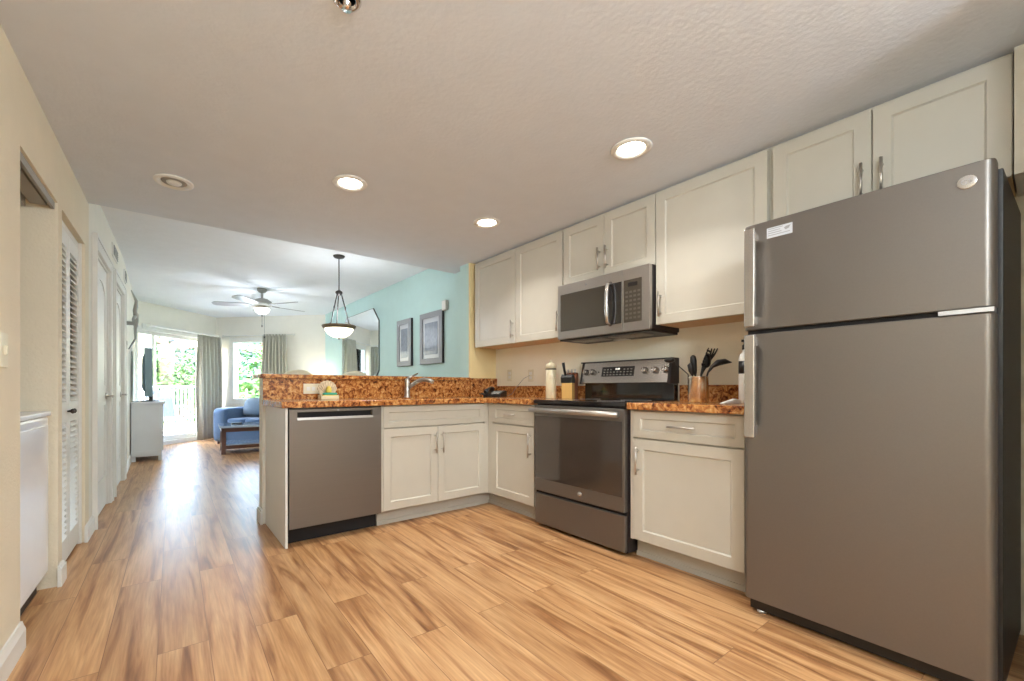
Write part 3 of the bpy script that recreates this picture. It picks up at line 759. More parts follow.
for a in (fx0+.05, fx1-.05):
    k = MB(FF); k.lathe([(.018, 0), (.018, .012), (.008, .014), (.008, .035)], 14, c=(a, .06, 0)); k.build('leveling_foot', M['alu'], t)
    k = MB(FF); k.lathe([(.018, 0), (.018, .03)], 14, c=(a, .6, 0)); k.build('leveling_foot', M['alu'], t)
# ------------------------------------------------------------------ counter items
t = thing('sponge_holder', 'cream scallop-shell sponge holder against the granite riser', 'sponge holder', (1.045, 3.27, .914))
sx, sy = 1.045, 3.265
k = MB(); k.box(sx-.068, sx+.068, sy-.03, sy+.055, .914, .926); k.box(sx-.068, sx-.063, sy-.03, sy+.055, .926, .945); k.box(sx+.063, sx+.068, sy-.03, sy+.055, .926, .945); k.box(sx-.063, sx+.063, sy-.03, sy-.025, .926, .94)
k.build('tray', M['ceramic'], t, bev=.003)
k = MB(); pts = []
n = 9
for i in range(n*6+1):
    a = PI*(i/(n*6)); rad = .072*(1+.06*abs(math.sin(a*n))) ; pts.append((sx+rad*math.cos(a), .985+rad*.95*math.sin(a)))
pts += [(sx-.050, .935), (sx+.050, .935)]
k.prism(pts, sy+.038, sy+.052, 'y')
k.build('shell_back', M['shell'], t, bev=.003)
k = MB()
for i in range(1, n):
    a = PI*i/n; k.tube([(sx+.01*math.cos(a), sy+.037, .955), (sx+.066*math.cos(a), sy+.036, .985+.066*.92*math.sin(a))], [.003, .006], 6)
k.build('shell_ribs', M['shell'], t)
k = MB(); k.box(sx-.048, sx+.058, sy-.022, sy+.030, .9265, .946)
meta(k.build('sponge', M['sponge2'], bev=.005), 'yellow sponge lying in the shell holder', 'sponge')
k = MB(); k.box(sx-.042, sx+.056, sy-.024, sy+.028, .9465, .962)
meta(k.build('sponge', M['sponge'], bev=.005), 'green scouring sponge on top of the yellow one', 'sponge')
k = MB(); k.lathe([(.018, 0), (.021, .01), (.020, .035), (.012, .045), (.006, .052)], 16, c=(sx+.0, sy+.003, .9625))
meta(k.build('dish_scrubber', M['sponge2']), 'small yellow scrubber standing on the green sponge', 'scrubber')
# telephone at (2.63, 3.02)
t = thing('telephone', 'black desk telephone in the counter corner', 'telephone', (2.55, 3.13, .914))
FT = T(2.56, 3.10, .914) @ RZ(-60)
k = MB(FT); k.prism([(-.10, 0), (.10, 0), (.10, .055), (.06, .06), (-.10, .025)], -.085, .085, 'x'); k.build('base', M['black'], t, bev=.006)
k = MB(FT); k.tube([(-.06, .09, .075), (-.06, .04, .085), (-.06, -.04, .07), (-.06, -.09, .045)], [.022, .015, .015, .022], 12); k.build('handset', M['black'], t)
k = MB(FT)
for r in range(4):
    for c in range(3): k.box(-.015+c*.028, .005+c*.028, -.07+r*.026, -.055+r*.026, .030+r*.0045, .040+r*.0045)
k.build('buttons', M['vent'], t)
k = MB(FT); k.tube([(-.06 + .02*math.sin(i*.9)-.02*i/20, -.09-.0035*i, .03+.012*math.cos(i*.9)*(1-i/24)) for i in range(22)], .004, 6); k.build('coil_cord', M['black'], t)
k = MB(); k.tube([(2.795, 2.873, 1.12), (2.74, 2.90, 1.085), (2.70, 2.96, 1.0), (2.68, 3.0, .94), (2.665, 3.04, .925)], .0025, 6)
meta(k.build('phone_cord', M['cord']), 'thin cord running from the wall outlet down to the telephone', 'cord')
# canister
cx_, cy_ = 2.62, 2.444
t = thing('canister', 'tall cream canister with dark band left of the range', 'canister', (cx_, cy_, .914))
k = MB(); k.lathe([(.040, 0), (.043, .004), (.043, .235), (.041, .24)], 32, c=(cx_, cy_, .914)); k.build('body', M['ceramic'], t)
k = MB(); k.lathe([(.0445, .236), (.0445, .245)], 32, c=(cx_, cy_, .914)); k.build('band', M['bronze'], t)
k = MB(); k.lathe([(.043, .245), (.043, .275), (.036, .287), (.012, .292), (.010, .300), (.014, .308), (.008, .314)], 32, c=(cx_, cy_, .914)); k.build('lid', M['ceramic'], t)
k = MB()
for i, (w, z) in enumerate(((.6, .19), (.45, .175), (.7, .16), (.5, .05))):
    A0 = math.radians(225)
    pts = [(cx_+.0434*math.cos(A0-w/2+w*q/8), cy_+.0434*math.sin(A0-w/2+w*q/8), .914+z) for q in range(9)]
    k = MB(); k.tube(pts, .0018, 5); k.build('printed_line', M['shell'], t)
# knife block
t = thing('knife_block', 'wooden knife block with one black handled knife left of the range', 'knife block', (2.66, 2.28, .914))
FK = T(2.665, 2.286, .914) @ RZ(-72)
k = MB(FK); k.box(-.045, .045, -.055, .0, 0, .125); k.build('front_block', M['knifewood'], t, bev=.003)
k = MB(FK); k.prism([(.0, 0), (.075, 0), (.075, .205), (.06, .21), (.0, .14)], -.045, .045, 'x'); k.build('back_block', M['redwood'], t, bev=.003)
k = MB(FK); k.prism([(-.058, .125), (.0, .125), (-.0, .17), (-.04, .195), (-.062, .17)], -.05, .05, 'x'); k.build('slot_cap', M['black'], t, bev=.004)
k = MB(FK); k.tube([(-.015, -.04, .18), (-.02, -.055, .23), (-.022, -.072, .285)], [.011, .010, .012], 10); k.build('knife', M['black'], t)
k = MB(FK)
for q in range(3): k.tube([(-.03+q*.03, .05, .205), (-.03+q*.03, .045, .235)], .008, 8)
k.build('steel_handle', M['alu'], t)
# utensil crock
ux, uy = 2.575, 1.228
t = thing('utensil_crock', 'brushed steel crock of utensils right of the range', 'utensil crock', (ux, uy, .914))
n = 36; k = MB(); k.lathe([(.053, 0), (.055, .003), (.055, .150), (.0565, .153), (.053, .153), (.052, .006), (.0, .006)], n, c=(ux, uy, .914)); k.build('pot', M['gold'], t)
grp = 'kitchen utensils standing in the crock'
zc = .93
Rt = Vector((.59*-1+.0, .0, 0))
# directions in image space: right = (cosYAW,-sinYAW)
def iv(a, b, z): return (ux + a*math.cos(YAW) + b*math.sin(YAW), uy - a*math.sin(YAW) + b*math.cos(YAW), z)
def utensil(name, label, k, parts=()):
    return meta(k.build(name, M['black']), label, 'utensil', grp)
k = MB(); k.tube([iv(-.02, -.01, .93), iv(-.038, -.01, 1.07), iv(-.046, -.012, 1.10), iv(-.052, -.012, 1.135), iv(-.05, -.012, 1.145)], [.004, .005, .016, .017, .008], 12)
utensil('spatula', 'short black rounded utensil handle at the left of the steel crock', k)
k = MB(); k.tube([iv(.0, .015, .93), iv(-.008, .015, 1.07), iv(-.015, .015, 1.10), iv(-.02, .015, 1.16), iv(-.022, .015, 1.185), iv(-.022, .015, 1.195)], [.004, .005, .015, .018, .015, .006], 12)
utensil('spatula', 'taller black rounded utensil handle beside the short one in the crock', k)
k = MB(); k.tube([iv(.005, .02, .93), iv(.03, .02, 1.08), iv(.045, .02, 1.12), iv(.06, .02, 1.15)], [.005, .006, .012, .02], 10)
c0 = Vector(iv(.065, .02, 1.16)); k.blob(tuple(c0), (.026, .02, .04), 8)
for q in range(6):
    zz = 1.125 + q*.018
    k.tube([iv(.055+q*.006, .02, zz), iv(.025+q*.006, .0, zz+.008), iv(.012+q*.008, -.02, zz+.018)], [.006, .005, .003], 6)
for q in range(3): k.tube([iv(.07, .02, 1.15), iv(.085+q*.012, .02, 1.20), iv(.092+q*.018, .02, 1.235)], [.007, .005, .003], 6)
utensil('pasta_server', 'black toothed pasta server standing up in the crock', k)
k = MB(); k.tube([iv(.01, -.01, .93), iv(.05, -.015, 1.09), iv(.075, -.015, 1.125), iv(.11, -.015, 1.148), iv(.15, -.015, 1.155), iv(.19, -.015, 1.15)], [.004, .005, .010, .019, .017, .003], 10)
utensil('spoon', 'black pointed serving spoon leaning right out of the crock', k)
k = MB(); k.tube([iv(-.01, .03, .93), iv(-.045, .03, 1.082), iv(-.10, .03, 1.13), iv(-.135, .03, 1.155)], .003, 6); k.blob(iv(-.155, .03, 1.165), (.035, .03, .016), 8)
utensil('ladle', 'black ladle on a thin handle leaning left over the range', k)
# items by the fridge
t = thing('soap_bottle', 'white bottle with black label half hidden by the refrigerator edge', 'bottle', (2.63, .985, .914))
bx, by = 2.64, 1.002
k = MB(); k.lathe([(.028, 0), (.031, .006), (.031, .25), (.024, .275), (.012, .285), (.012, .30)], 24, c=(bx, by, .914)); k.build('bottle_body', M['plastic'], t)
k = MB(); k.lathe([(.0316, .165), (.0316, .235)], 24, c=(bx, by, .914)); k.build('label_band', M['black'], t)
k = MB(); k.lathe([(.015, .30), (.015, .325), (.006, .33), (.006, .345)], 16, c=(bx, by, .914)); k.box(bx-.035, bx+.01, by-.006, by+.006, 1.255, 1.267); k.build('pump', M['black'], t)
k = MB(); k.prism([(-.05, 0), (.045, 0), (.045, .02), (.02, .026), (-.03, .008)], -.02, .02, 'y', M=T(2.50, 1.02, .9145) @ RZ(-40))
meta(k.build('counter_clip', M['plastic'], bev=.002), 'small white wedge-shaped gadget lying on the right counter', 'gadget')
# ------------------------------------------------------------------ washer
t = thing('washing_machine', 'white washing machine in the left wall niche', 'washing machine', wp(FL, -.33, 2.63))
k = MB(FL); k.box(-.64, -.03, 2.34, 2.925, .09, .86); k.build('cabinet', M['white'], t, bev=.012)
k = MB(FL); k.box(-.62, -.07, 2.35, 2.915, .0, .09); k.build('base', M['blackm'], t)
k = MB(FL); k.box(-.64, -.02, 2.335, 2.93, .862, .885); k.build('lid', M['white'], t, bev=.006)
k = MB(FL); k.box(-.03, -.026, 2.37, 2.90, .13, .82); k.build('front_panel', M['white'], t, bev=.002)
k = MB(FL); k.box(-.03, -.012, 2.345, 2.375, .70, .80); k.build('latch', M['black'], t, bev=.002)
# ------------------------------------------------------------------ wall items, left
t = thing('light_switch', 'ivory light switch on the near tan wall', 'light switch', wp(FL, 0, 2.13, 1.07))
k = MB(FL); k.box(0, .006, 2.09, 2.165, 1.07, 1.19); k.build('plate', M['ivory'], t, bev=.002)
k = MB(FL); k.box(.006, .014, 2.12, 2.135, 1.115, 1.145); k.build('toggle', M['ivory'], t)
for (FV, a, b, z0, z1, lb) in ((FL, 5.0, 5.33, 2.20, 2.315, 'grey wall grille above the gap between the hallway doors'), (FL2, 6.02, 6.28, 2.19, 2.31, 'smaller grey wall grille above the second hallway door')):
    t = thing('air_vent', lb, 'vent', wp(FV, 0, (a+b)/2, z0), 'grey grilles high on the hallway wall')
    k = MB(FV); k.ring([(a, z0), (b, z0), (b, z1), (a, z1)], [(a+.02, z0+.015), (b-.02, z0+.015), (b-.02, z1-.015), (a+.02, z1-.015)], 0, .014, 'x'); k.build('frame', M['plastic'], t)
    k = MB(FV); 
    for i in range(5):
        zz = z0+.02+(z1-z0-.04)*i/4; k.box(.004, .02, a+.018, b-.018, zz-.004, zz+.004)
    k.box(0, .004, a+.01, b-.01, z0+.01, z1-.01); k.build('louvre_slats', M['vent'], t)
t = thing('thermostat', 'small grey thermostat below the metal sculpture', 'thermostat', wp(FL2, 0, 6.2, 1.46))
k = MB(FL2); k.box(0, .022, 6.15, 6.27, 1.45, 1.54); k.build('case', M['vent'], t, bev=.004)
k = MB(FL2); k.box(.022, .0235, 6.17, 6.25, 1.49, 1.53); k.build('screen', M['black'], t)
k = MB(FL2)
def sc(a, z, w=.05): return (w*1.9, a-.36, z+.02)
k.tube([sc(6.55, 1.42, .02), sc(6.62, 1.55, .05), sc(6.58, 1.66, .05), sc(6.60, 1.76, .055), sc(6.5, 1.86, .05), sc(6.35, 1.94, .06), sc(6.2, 2.03, .04)], [.006, .010, .016, .024, .020, .015, .005], 10)
k.tube([sc(6.60, 1.74, .055), sc(6.72, 1.84, .055), sc(6.85, 1.88, .045), sc(6.98, 1.99, .05), sc(7.02, 2.05, .04)], [.02, .022, .02, .014, .005], 10)
k.tube([sc(6.55, 1.80, .05), sc(6.38, 1.74, .045), sc(6.28, 1.66, .05)], [.02, .014, .005], 10)
k.tube([sc(6.62, 1.70, .055), sc(6.78, 1.72, .045), sc(6.86, 1.64, .05)], [.018, .012, .005], 10)
k.tube([sc(6.98, 1.96, .05), sc(6.90, 2.02, .05), sc(6.88, 2.07, .04)], [.014, .014, .005], 8)
k.box(0, .08, 6.20, 6.24, 1.72, 1.76)
meta(k.build('wall_sculpture', M['vent']), 'dark metal branching sculpture high on the hallway wall', 'wall sculpture')
# ------------------------------------------------------------------ TV console
t = thing('tv_console', 'white painted console against the left wall by the balcony door', 'cabinet', wp(FL2, .17, 7.75))
y0, y1, x1_ = 7.25, 8.25, .345
k = MB(FL2); k.box(.01, x1_, y0, y1, .065, .775); k.build('body', M['tvcab'], t, bev=.003)
k = MB(FL2); k.box(.005, x1_+.04, y0-.02, y1+.02, .775, .805); k.build('top', M['tvcab'], t, bev=.004)
for a in (y0+.02, y1-.06):
    for b in (.02, x1_-.04):
        k = MB(FL2); k.box(b, b+.04, a, a+.04, 0, .065); k.build('leg', M['tvcab'], t)
k = MB(FL2); k.box(.02, x1_-.01, y0-.006, y0, .08, .14); k.box(.02, x1_-.01, y0-.006, y0, .72, .77); k.box(.02, .06, y0-.006, y0, .14, .72); k.box(x1_-.05, x1_-.01, y0-.006, y0, .14, .72); k.build('side_panel', M['tvcab'], t)
for i in range(2):
    a = y0+.01+i*.495
    k = MB(FL2 @ T(x1_, 0) @ RZ(90)); k.shaker(a, a+.485, .13, .76, y=-.018, t=.018); dr = k.build('door', M['tvcab'], t)
    k = MB(FL2); yy = a+(.45 if i == 0 else .035); k.blob((x1_+.032, yy, .5), (.012, .012, .012), 8); k.tube([(x1_+.01, yy, .5), (x1_+.03, yy, .5)], .005, 6); k.build('knob', M['nickel'], dr)
t = thing('television', 'flat television standing edge-on on the white console', 'television', wp(FL2, .19, 7.75, .805))
k = MB(FL2); k.box(.150, .240, 7.33, 8.22, .88, 1.55); k.prism([(.15, .93), (.15, 1.48), (.12, 1.40), (.12, 1.0)], 7.45, 8.1, 'y'); k.build('case', M['tvside'], t, bev=.008)
k = MB(FL2); k.box(.240, .244, 7.35, 8.20, .91, 1.53); k.build('screen', M['screen'], t)
k = MB(FL2); k.box(.10, .31, 7.58, 7.96, .806, .818); k.box(.19, .24, 7.70, 7.84, .815, .90); k.build('stand', M['black'], t, bev=.003)
# ------------------------------------------------------------------ sofa (local frame: x along window wall, front toward -y)
FS = T(.915, 9.95) @ RZ(-45)
s0, s1, yb, yf = .73, 1.93, -.17, -.98
t = thing('sofa', 'blue fabric sofa under the corner window', 'sofa', wp(FS, 1.45, -.55))
def cushion(F, x0, x1, y0, y1, z0, z1, e=.35):
    k = MB(F)
    def f(p):
        g = lambda v: math.copysign(abs(v)**e, v)
        return Vector((g(p.x), g(p.y), g(p.z)))
    k.blob(((x0+x1)/2, (y0+y1)/2, (z0+z1)/2), ((x1-x0)/2, (y1-y0)/2, (z1-z0)/2), 16, f); return k
k = MB(FS); k.box(s0+.04, s1-.04, yf+.03, yb, .06, .33); k.build('base', M['sofa'], t, bev=.02)
cushion(FS, s0, s0+.26, yf, yb, .04, .64, .22).build('arm', M['sofa'], t)
cushion(FS, s1-.26, s1, yf, yb, .04, .64, .22).build('arm', M['sofa'], t)
cushion(FS, s0+.2, s1-.2, yb-.24, yb, .3, .76, .25).build('backrest', M['sofa'], t)
for i in range(2):
    a = s0+.255+i*.345; cushion(FS, a, a+.34, yf+.01, yb-.2, .31, .46, .3).build('seat_cushion', M['sofa'], t)
k = MB(FS)
for a in (s0+.06, s1-.06):
    for b in (yf+.08, yb-.06): k.lathe([(.02, 0), (.025, .06)], 10, c=(a, b, 0))
k.build('feet', M['espresso'], t)
for i, lb in enumerate(('grey-blue cushion leaning on the sofa back, beside the left arm',)):
    a = s0+.27+i*.53
    k = MB(FS @ T(a+.25, yb-.345, .645) @ Matrix.Rotation(math.radians(-16), 4, 'X'))
    def f(p):
        g = lambda v, e: math.copysign(abs(v)**e, v)
        q = Vector((g(p.x, .5), p.y, g(p.z, .5)))
        q.y *= (1-.55*abs(q.x)**3)*(1-.55*abs(q.z)**3); q.y += .06*math.sin(7*q.x+3*q.z)+.05*math.sin(9*q.z)
        return q
    k.blob((0, 0, 0), (.25, .085, .175), 18, f)
    meta(k.build('sofa_cushion', M['pillow']), lb, 'cushion', 'grey-blue sofa cushions')
# side table and lamp in the corner by the turquoise wall
lx, ly = 2.30, 8.02
t = thing('side_table', 'small dark side table in the corner beyond the sofa', 'side table', (lx, ly, 0))
k = MB(); k.lathe([(.20, .50), (.21, .51), (.21, .525), (.001, .525)], 32, c=(lx, ly, 0)); k.build('table_top', M['espresso'], t)
k = MB(); k.lathe([(.15, 0), (.15, .02), (.03, .04), (.025, .49), (.08, .50)], 24, c=(lx, ly, 0)); k.build('pedestal', M['espresso'], t)
t = thing('table_lamp', 'lamp with pale drum shade on the corner side table', 'table lamp', (lx, ly, .525))
k = MB(); k.lathe([(.07, 0), (.075, .015), (.03, .03), (.06, .12), (.065, .18), (.02, .27), (.012, .33)], 24, c=(lx, ly, .526)); k.build('lamp_base', M['ceramic'], t)
k = MB(); k.ring([(lx+.16*math.cos(q*PI/16), ly+.16*math.sin(q*PI/16)) for q in range(32)], [(lx+.156*math.cos(q*PI/16), ly+.156*math.sin(q*PI/16)) for q in range(32)], .84, 1.06, 'z'); k.build('lamp_shade', M['bowl'], t)
lamp('POINT', (lx, ly, .98), 3, (1, .96, .88), .06)
# ------------------------------------------------------------------ coffee table
FC = T(.735, 7.29) @ RZ(-4)
t = thing('coffee_table', 'dark wood coffee table with glossy top before the sofa', 'coffee table', wp(FC, .42, .3), rz=0)
for a, b in ((0, 0), (.78, 0), (0, .50), (.78, .50)):
    k = MB(FC); k.box(a, a+.06, b, b+.06, 0, .39); k.build('leg', M['espresso'], t, bev=.003)
k = MB(FC); k.ring([(0, 0), (.84, 0), (.84, .56), (0, .56)], [(.05, .05), (.79, .05), (.79, .51), (.05, .51)], .335, .395, 'z'); k.build('apron', M['espresso'], t)
k = MB(FC); k.box(-.03, .87, -.03, .59, .396, .43); k.build('top', M['tabtop'], t, bev=.004)
k = MB(FC); k.ring([(.005, .005), (.835, .005), (.835, .555), (.005, .555)], [(.04, .04), (.80, .04), (.80, .52), (.04, .52)], .08, .13, 'z'); k.build('shelf_frame', M['espresso'], t)
k = MB(FC); k.box(.008, .832, .008, .552, .131, .145); k.build('shelf', M['tabtop'], t)
k = MB(FC @ T(.22, .33, .431) @ RZ(25)); k.box(-.08, .08, -.022, .022, 0, .02)
meta(k.build('remote_control', M['black'], bev=.005), 'black remote control on the coffee table', 'remote control')
# ------------------------------------------------------------------ pictures, mirror, box on turquoise wall
FW = T(2.58, 0) @ FR
for a, b, z0, z1, lb in ((-5.14, -4.75, 1.28, 1.885, 'silver framed coastal print, left of the two on the turquoise wall'), (-4.52, -4.02, 1.28, 1.885, 'silver framed coastal print, right of the two and nearer the cabinets')):
    t = thing('framed_picture', lb, 'picture', wp(FW, (a+b)/2, 0, z0), 'silver framed prints on the turquoise wall')
    k = MB(FW)
    R = lambda e: [(a+e, z0+e), (b-e, z0+e), (b-e, z1-e), (a+e, z1-e)]
    k.ring(R(0), R(.065), -.036, -.028, 'y'); k.build('frame', M['silver'], t, bev=.003)
    k = MB(FW); k.ring(R(.001), R(.06), -.028, -.001, 'y'); k.build('frame_side', M['frame_side'], t)
    k = MB(FW); k.box(a+.06, b-.06, -.024, -.018, z0+.06, z1-.06); k.build('mat_board', M['paper'], t)
    k = MB(FW); k.box(a+.105, b-.105, -.026, -.024, z0+.11, z1-.12); k.build('print', M['art'], t)
def octo(a, b, z0, z1, c, e):
    a += e; b -= e; z0 += e; z1 -= e; c2 = c - e*.41
    return [(a+c2, z0), (b-c2, z0), (b, z0+c2), (b, z1-c2), (b-c2, z1), (a+c2, z1), (a, z1-c2), (a, z0+c2)]
t = thing('wall_mirror', 'large frameless mirror with clipped corners on the turquoise wall', 'mirror', wp(FW, -6.5, 0, 1.05))
k = MB(FW); k.prism(octo(-7.30, -5.76, 1.05, 2.19, .2, 0), -.014, -.002, 'y'); k.build('backing', M['bronze'], t)
k = MB(FW); k.prism(octo(-7.30, -5.76, 1.05, 2.19, .2, .008), -.019, -.0145, 'y'); k.build('mirror_glass', M['mirror'], t)
t = thing('alarm_box', 'small pale box above the right framed print', 'wall box', wp(FW, -4.0, 0, 1.86))
k = MB(FW); k.box(-4.02, -3.935, -.035, 0, 1.865, 1.975); k.build('case', M['vent'], t, bev=.003)
k = MB(FW); k.box(-4.015, -3.94, -.038, -.035, 1.87, 1.97); k.build('cover', M['plastic'], t)
k = MB(FW); k.box(-4.07, -4.025, -.02, 0, 1.85, 1.885); k.build('bracket', M['plastic'], t)
# ------------------------------------------------------------------ bar stools
def stool(x, y):
    t = thing('bar_stool', 'cream bar stool behind the peninsula, left of the two showing above the ledge', 'bar stool', (x, y, 0), 'cream bar stools')
    F = T(x, y)
    k = cushion(F, -.21, .21, -.20, .20, .70, .78, .35); k.build('seat', M['cream_up'], t)
    k = MB(F); pts = [(-.19, .86)] + [(.19*math.cos(a)*-1, 1.025+.15*math.sin(a)) for a in [PI*i/16 for i in range(17)]] + [(.19, .86)]
    k.prism(pts, .185, .235, 'y'); k.build('backrest', M['cream_up'], t, bev=.012)
    for a in (-.17, .17):
        for b in (-.16, .18):
            k = MB(F); k.tube([(a*1.12, b*1.1, 0), (a, b, .71)] if b < 0 else [(a*1.12, b*1.2, 0), (a, b, .71), (a, .21, .95)], .017, 8); k.build('leg', M['espresso'], t)
    k = MB(F)
    for p, q in (((-.185, -.172), (.185, -.172)), ((-.185, .20), (.185, .20)), ((-.185, -.172), (-.185, .20)), ((.185, -.172), (.185, .20))): k.tube([(p[0], p[1], .25), (q[0], q[1], .25)], .011, 8)
    k.build('foot_rail', M['espresso'], t)
    return t
st0 = stool(1.07, 4.06)
copy_tree(st0, (1.63, 4.04, 0), label='cream bar stool behind the peninsula, right of the two and under the pendant')
# ------------------------------------------------------------------ recessed lights
def can(x, y, on, label, z=HK, power=3.2):
    t = thing('recessed_light', label, 'ceiling light', (x, y, z-.01), 'round recessed kitchen lights')
    k = MB(); k.lathe([(.100, 0), (.102, -.003), (.098, -.008), (.080, -.011), (.070, -.006), (.066, -.002), (.066, 0)], 40, c=(x, y, z)); k.build('trim_ring', M['trim'], t)
    k = MB(); k.lathe([(.001, -.004), (.064, -.004), (.066, -.001), (.001, -.001)], 32, c=(x, y, z)) ; k.build('baffle', M['bulb'] if on else M['vent'], t)
    if not on:
        k = MB(); k.blob((x, y, z-.006), (.04, .04, .014), 10); k.build('bulb', M['plastic'], t)
    if on: lamp('AREA', (x, y, z-.02), power, WARM, .11, spread=math.radians(125))
    return t
can(.926, 2.497, True, 'lit recessed ceiling light in front of the dishwasher')
can(1.967, 1.277, True, 'lit recessed ceiling light in front of the wide wall cabinet')
can(1.973, 2.485, True, 'lit recessed ceiling light over the far counter corner')
can(.067, 3.112, False, 'unlit recessed ceiling light nearest the left wall')
def dome(x, y, label, power):  # unseen fixtures added behind the camera as fill light
    t = thing('fill_dome', label, 'ceiling light', (x, y, HK-.02), 'added fill domes behind the camera')
    k = MB(); k.lathe([(.17, 0), (.175, -.015), (.16, -.022)], 32, c=(x, y, HK)); k.build('pan', M['nickel'], t)
    k = MB(); k.lathe([(.158, -.022), (.15, -.05), (.11, -.085), (.05, -.103), (.001, -.106)], 32, c=(x, y, HK)); k.build('glass_bowl', M['bowl2'], t)
    lamp('POINT', (x, y, HK-.26), power, DOME_FILL, .14)
dome(.25, -.75, 'added frosted dome fill light behind the camera, by the left wall', 40)
dome(1.45, -1.1, 'added frosted dome fill light behind the camera, by the right wall', 40)
t = thing('ceiling_sprinkler', 'small chrome fixture at the top edge of the ceiling', 'sprinkler', (.48, 1.322, HK-.03))
k = MB(); k.lathe([(.045, 0), (.045, -.004), (.03, -.012), (.028, 0)], 28, c=(.48, 1.322, HK)); k.build('escutcheon', M['chrome'], t)
k = MB(); k.lathe([(.012, 0), (.012, -.015), (.006, -.02), (.006, -.03), (.016, -.031), (.016, -.033)], 16, c=(.48, 1.322, HK)); k.build('head', M['chrome'], t)
# ------------------------------------------------------------------ pendant
px_, py_ = 1.553, 4.517
t = thing('pendant_light', 'bronze pendant with frosted glass bowl behind the bar', 'pendant lamp', (px_, py_, HL))
k = MB(); k.lathe([(.062, 0), (.062, -.006), (.05, -.02), (.015, -.03), (.001, -.032)], 28, c=(px_, py_, HL)); k.build('canopy', M['bronze'], t)
k = MB(); k.tube([(px_, py_, HL-.03), (px_, py_, 2.03)], .006, 8); k.build('stem', M['bronze'], t)
k = MB(); k.lathe([(.012, .03), (.035, .015), (.038, 0), (.02, -.02), (.008, -.03)], 20, c=(px_, py_, 2.02)); k.build('hub', M['bronze'], t)
for i in range(3):
    a = -YAW + math.radians(120*i); c_, s_ = math.cos(a), math.sin(a)
    k = MB(); k.tube([(px_+.025*c_, py_+.025*s_, 2.01), (px_+.068*c_, py_+.068*s_, 1.85), (px_+.108*c_, py_+.108*s_, 1.69), (px_+.15*c_, py_+.15*s_, 1.662)], [.0065, .0065, .0065, .0065], 8)
    k.blob((px_+.067*c_, py_+.067*s_, 1.855), (.009, .009, .022), 6); k.build('arm', M['bronze'], t)
k = MB(); k.lathe([(.160, -.014), (.172, .0), (.180, .016), (.176, .022), (.155, .016), (.150, .0), (.152, -.014)], 40, c=(px_, py_, 1.648)); k.build('rim', M['rimb'], t)
k = MB(); k.lathe([(.155, 0), (.145, -.035), (.115, -.075), (.07, -.103), (.02, -.113), (.001, -.114)], 40, c=(px_, py_, 1.650)); k.build('glass_bowl', M['bowl'], t)
k = MB(); k.blob((px_, py_, 1.532), (.012, .012, .012), 8); k.build('finial', M['bronze'], t)
lamp('POINT', (px_, py_, 1.78), 7, (.84, .92, 1.0), .12)
# ------------------------------------------------------------------ ceiling fan
cx, cy = 1.18, 6.68
t = thing('ceiling_fan', 'white ceiling fan with five blades and lit bowl', 'ceiling fan', (cx, cy, HL))
k = MB(); k.lathe([(.065, 0), (.068, -.02), (.045, -.05), (.02, -.055)], 28, c=(cx, cy, HL)); k.build('canopy', M['vent'], t)
k = MB(); k.tube([(cx, cy, HL-.05), (cx, cy, 2.27)], .014, 10); k.build('downrod', M['vent'], t)
k = MB(); k.lathe([(.03, .055), (.08, .04), (.125, .01), (.13, -.03), (.10, -.055), (.06, -.06)], 32, c=(cx, cy, 2.23)); k.build('motor_housing', M['vent'], t)
for i in range(5):
    Fb = T(cx, cy, 2.185) @ RZ(14 + 72*i) @ Matrix.Rotation(math.radians(11), 4, 'X')
    k = MB(Fb); k.prism([(.17, -.055), (.50, -.07), (.60, -.065), (.64, -.03), (.64, .03), (.60, .065), (.50, .07), (.17, .055)], -.004, .004, 'z'); bl = k.build('blade', M['fanblade'], t)
    k = MB(Fb); k.prism([(.09, -.015), (.24, -.03), (.24, .03), (.09, .015)], .004, .012, 'z'); k.build('blade_bracket', M['nickel'], bl)
k = MB(); k.lathe([(.06, 0), (.075, -.02), (.10, -.035)], 28, c=(cx, cy, 2.17)); k.build('light_fitter', M['nickel'], t)
k = MB(); k.lathe([(.10, 0), (.10, -.015), (.085, -.05), (.05, -.075), (.001, -.085)], 32, c=(cx, cy, 2.14)); k.build('glass_bowl', M['bowl2'], t)
k = MB(); k.tube([(cx, cy, 2.045), (cx, cy, 1.90)], .003, 6); k.blob((cx, cy, 2.035), (.012, .012, .012), 8); k.blob((cx, cy, 1.89), (.010, .010, .02), 8); k.build('pull_chain', M['bronze'], t)
k = MB(); k.tube([(cx+.03, cy, 2.06), (cx+.03, cy, 1.74)], .002, 6); k.blob((cx+.03, cy, 1.73), (.010, .010, .018), 8); k.build('pull_chain', M['bronze'], t)
lamp('POINT', (cx, cy, 1.93), 12, (.84, .92, 1.0), .20)
# ------------------------------------------------------------------ balcony
k = MB(F1); k.box(-1.6, 3.6, .15, 2.6, -.18, -.02)
struct(k.build('balcony_floor', M['slab']), 'pale balcony floor outside the sliding door')
t = thing('balcony_railing', 'white picket railing around the balcony', 'railing', wp(F1, 1, 2.0, -.02))
k = MB(F1); k.box(-1.6, 3.6, 1.95, 2.01, 1.0, 1.05); k.build('top_rail', M['rail'], t)
k = MB(F1); k.box(-1.6, 3.6, 1.965, 1.995, .06, .10); k.build('bottom_rail', M['rail'], t)
for i in range(47):
    k = MB(F1); k.box(-1.55+i*.11, -1.525+i*.11, 1.968, 1.992, .10, 1.0); k.build('picket', M['rail'], t)
for x in (-1.55, .05, 1.9, 3.55):
    k = MB(F1); k.box(x-.03, x+.03, 1.95, 2.01, -.02, 1.06); k.build('post', M['rail'], t)
k = MB(F1); k.box(2.08, 2.42, 2.12, 2.48, -.02, 3.2)
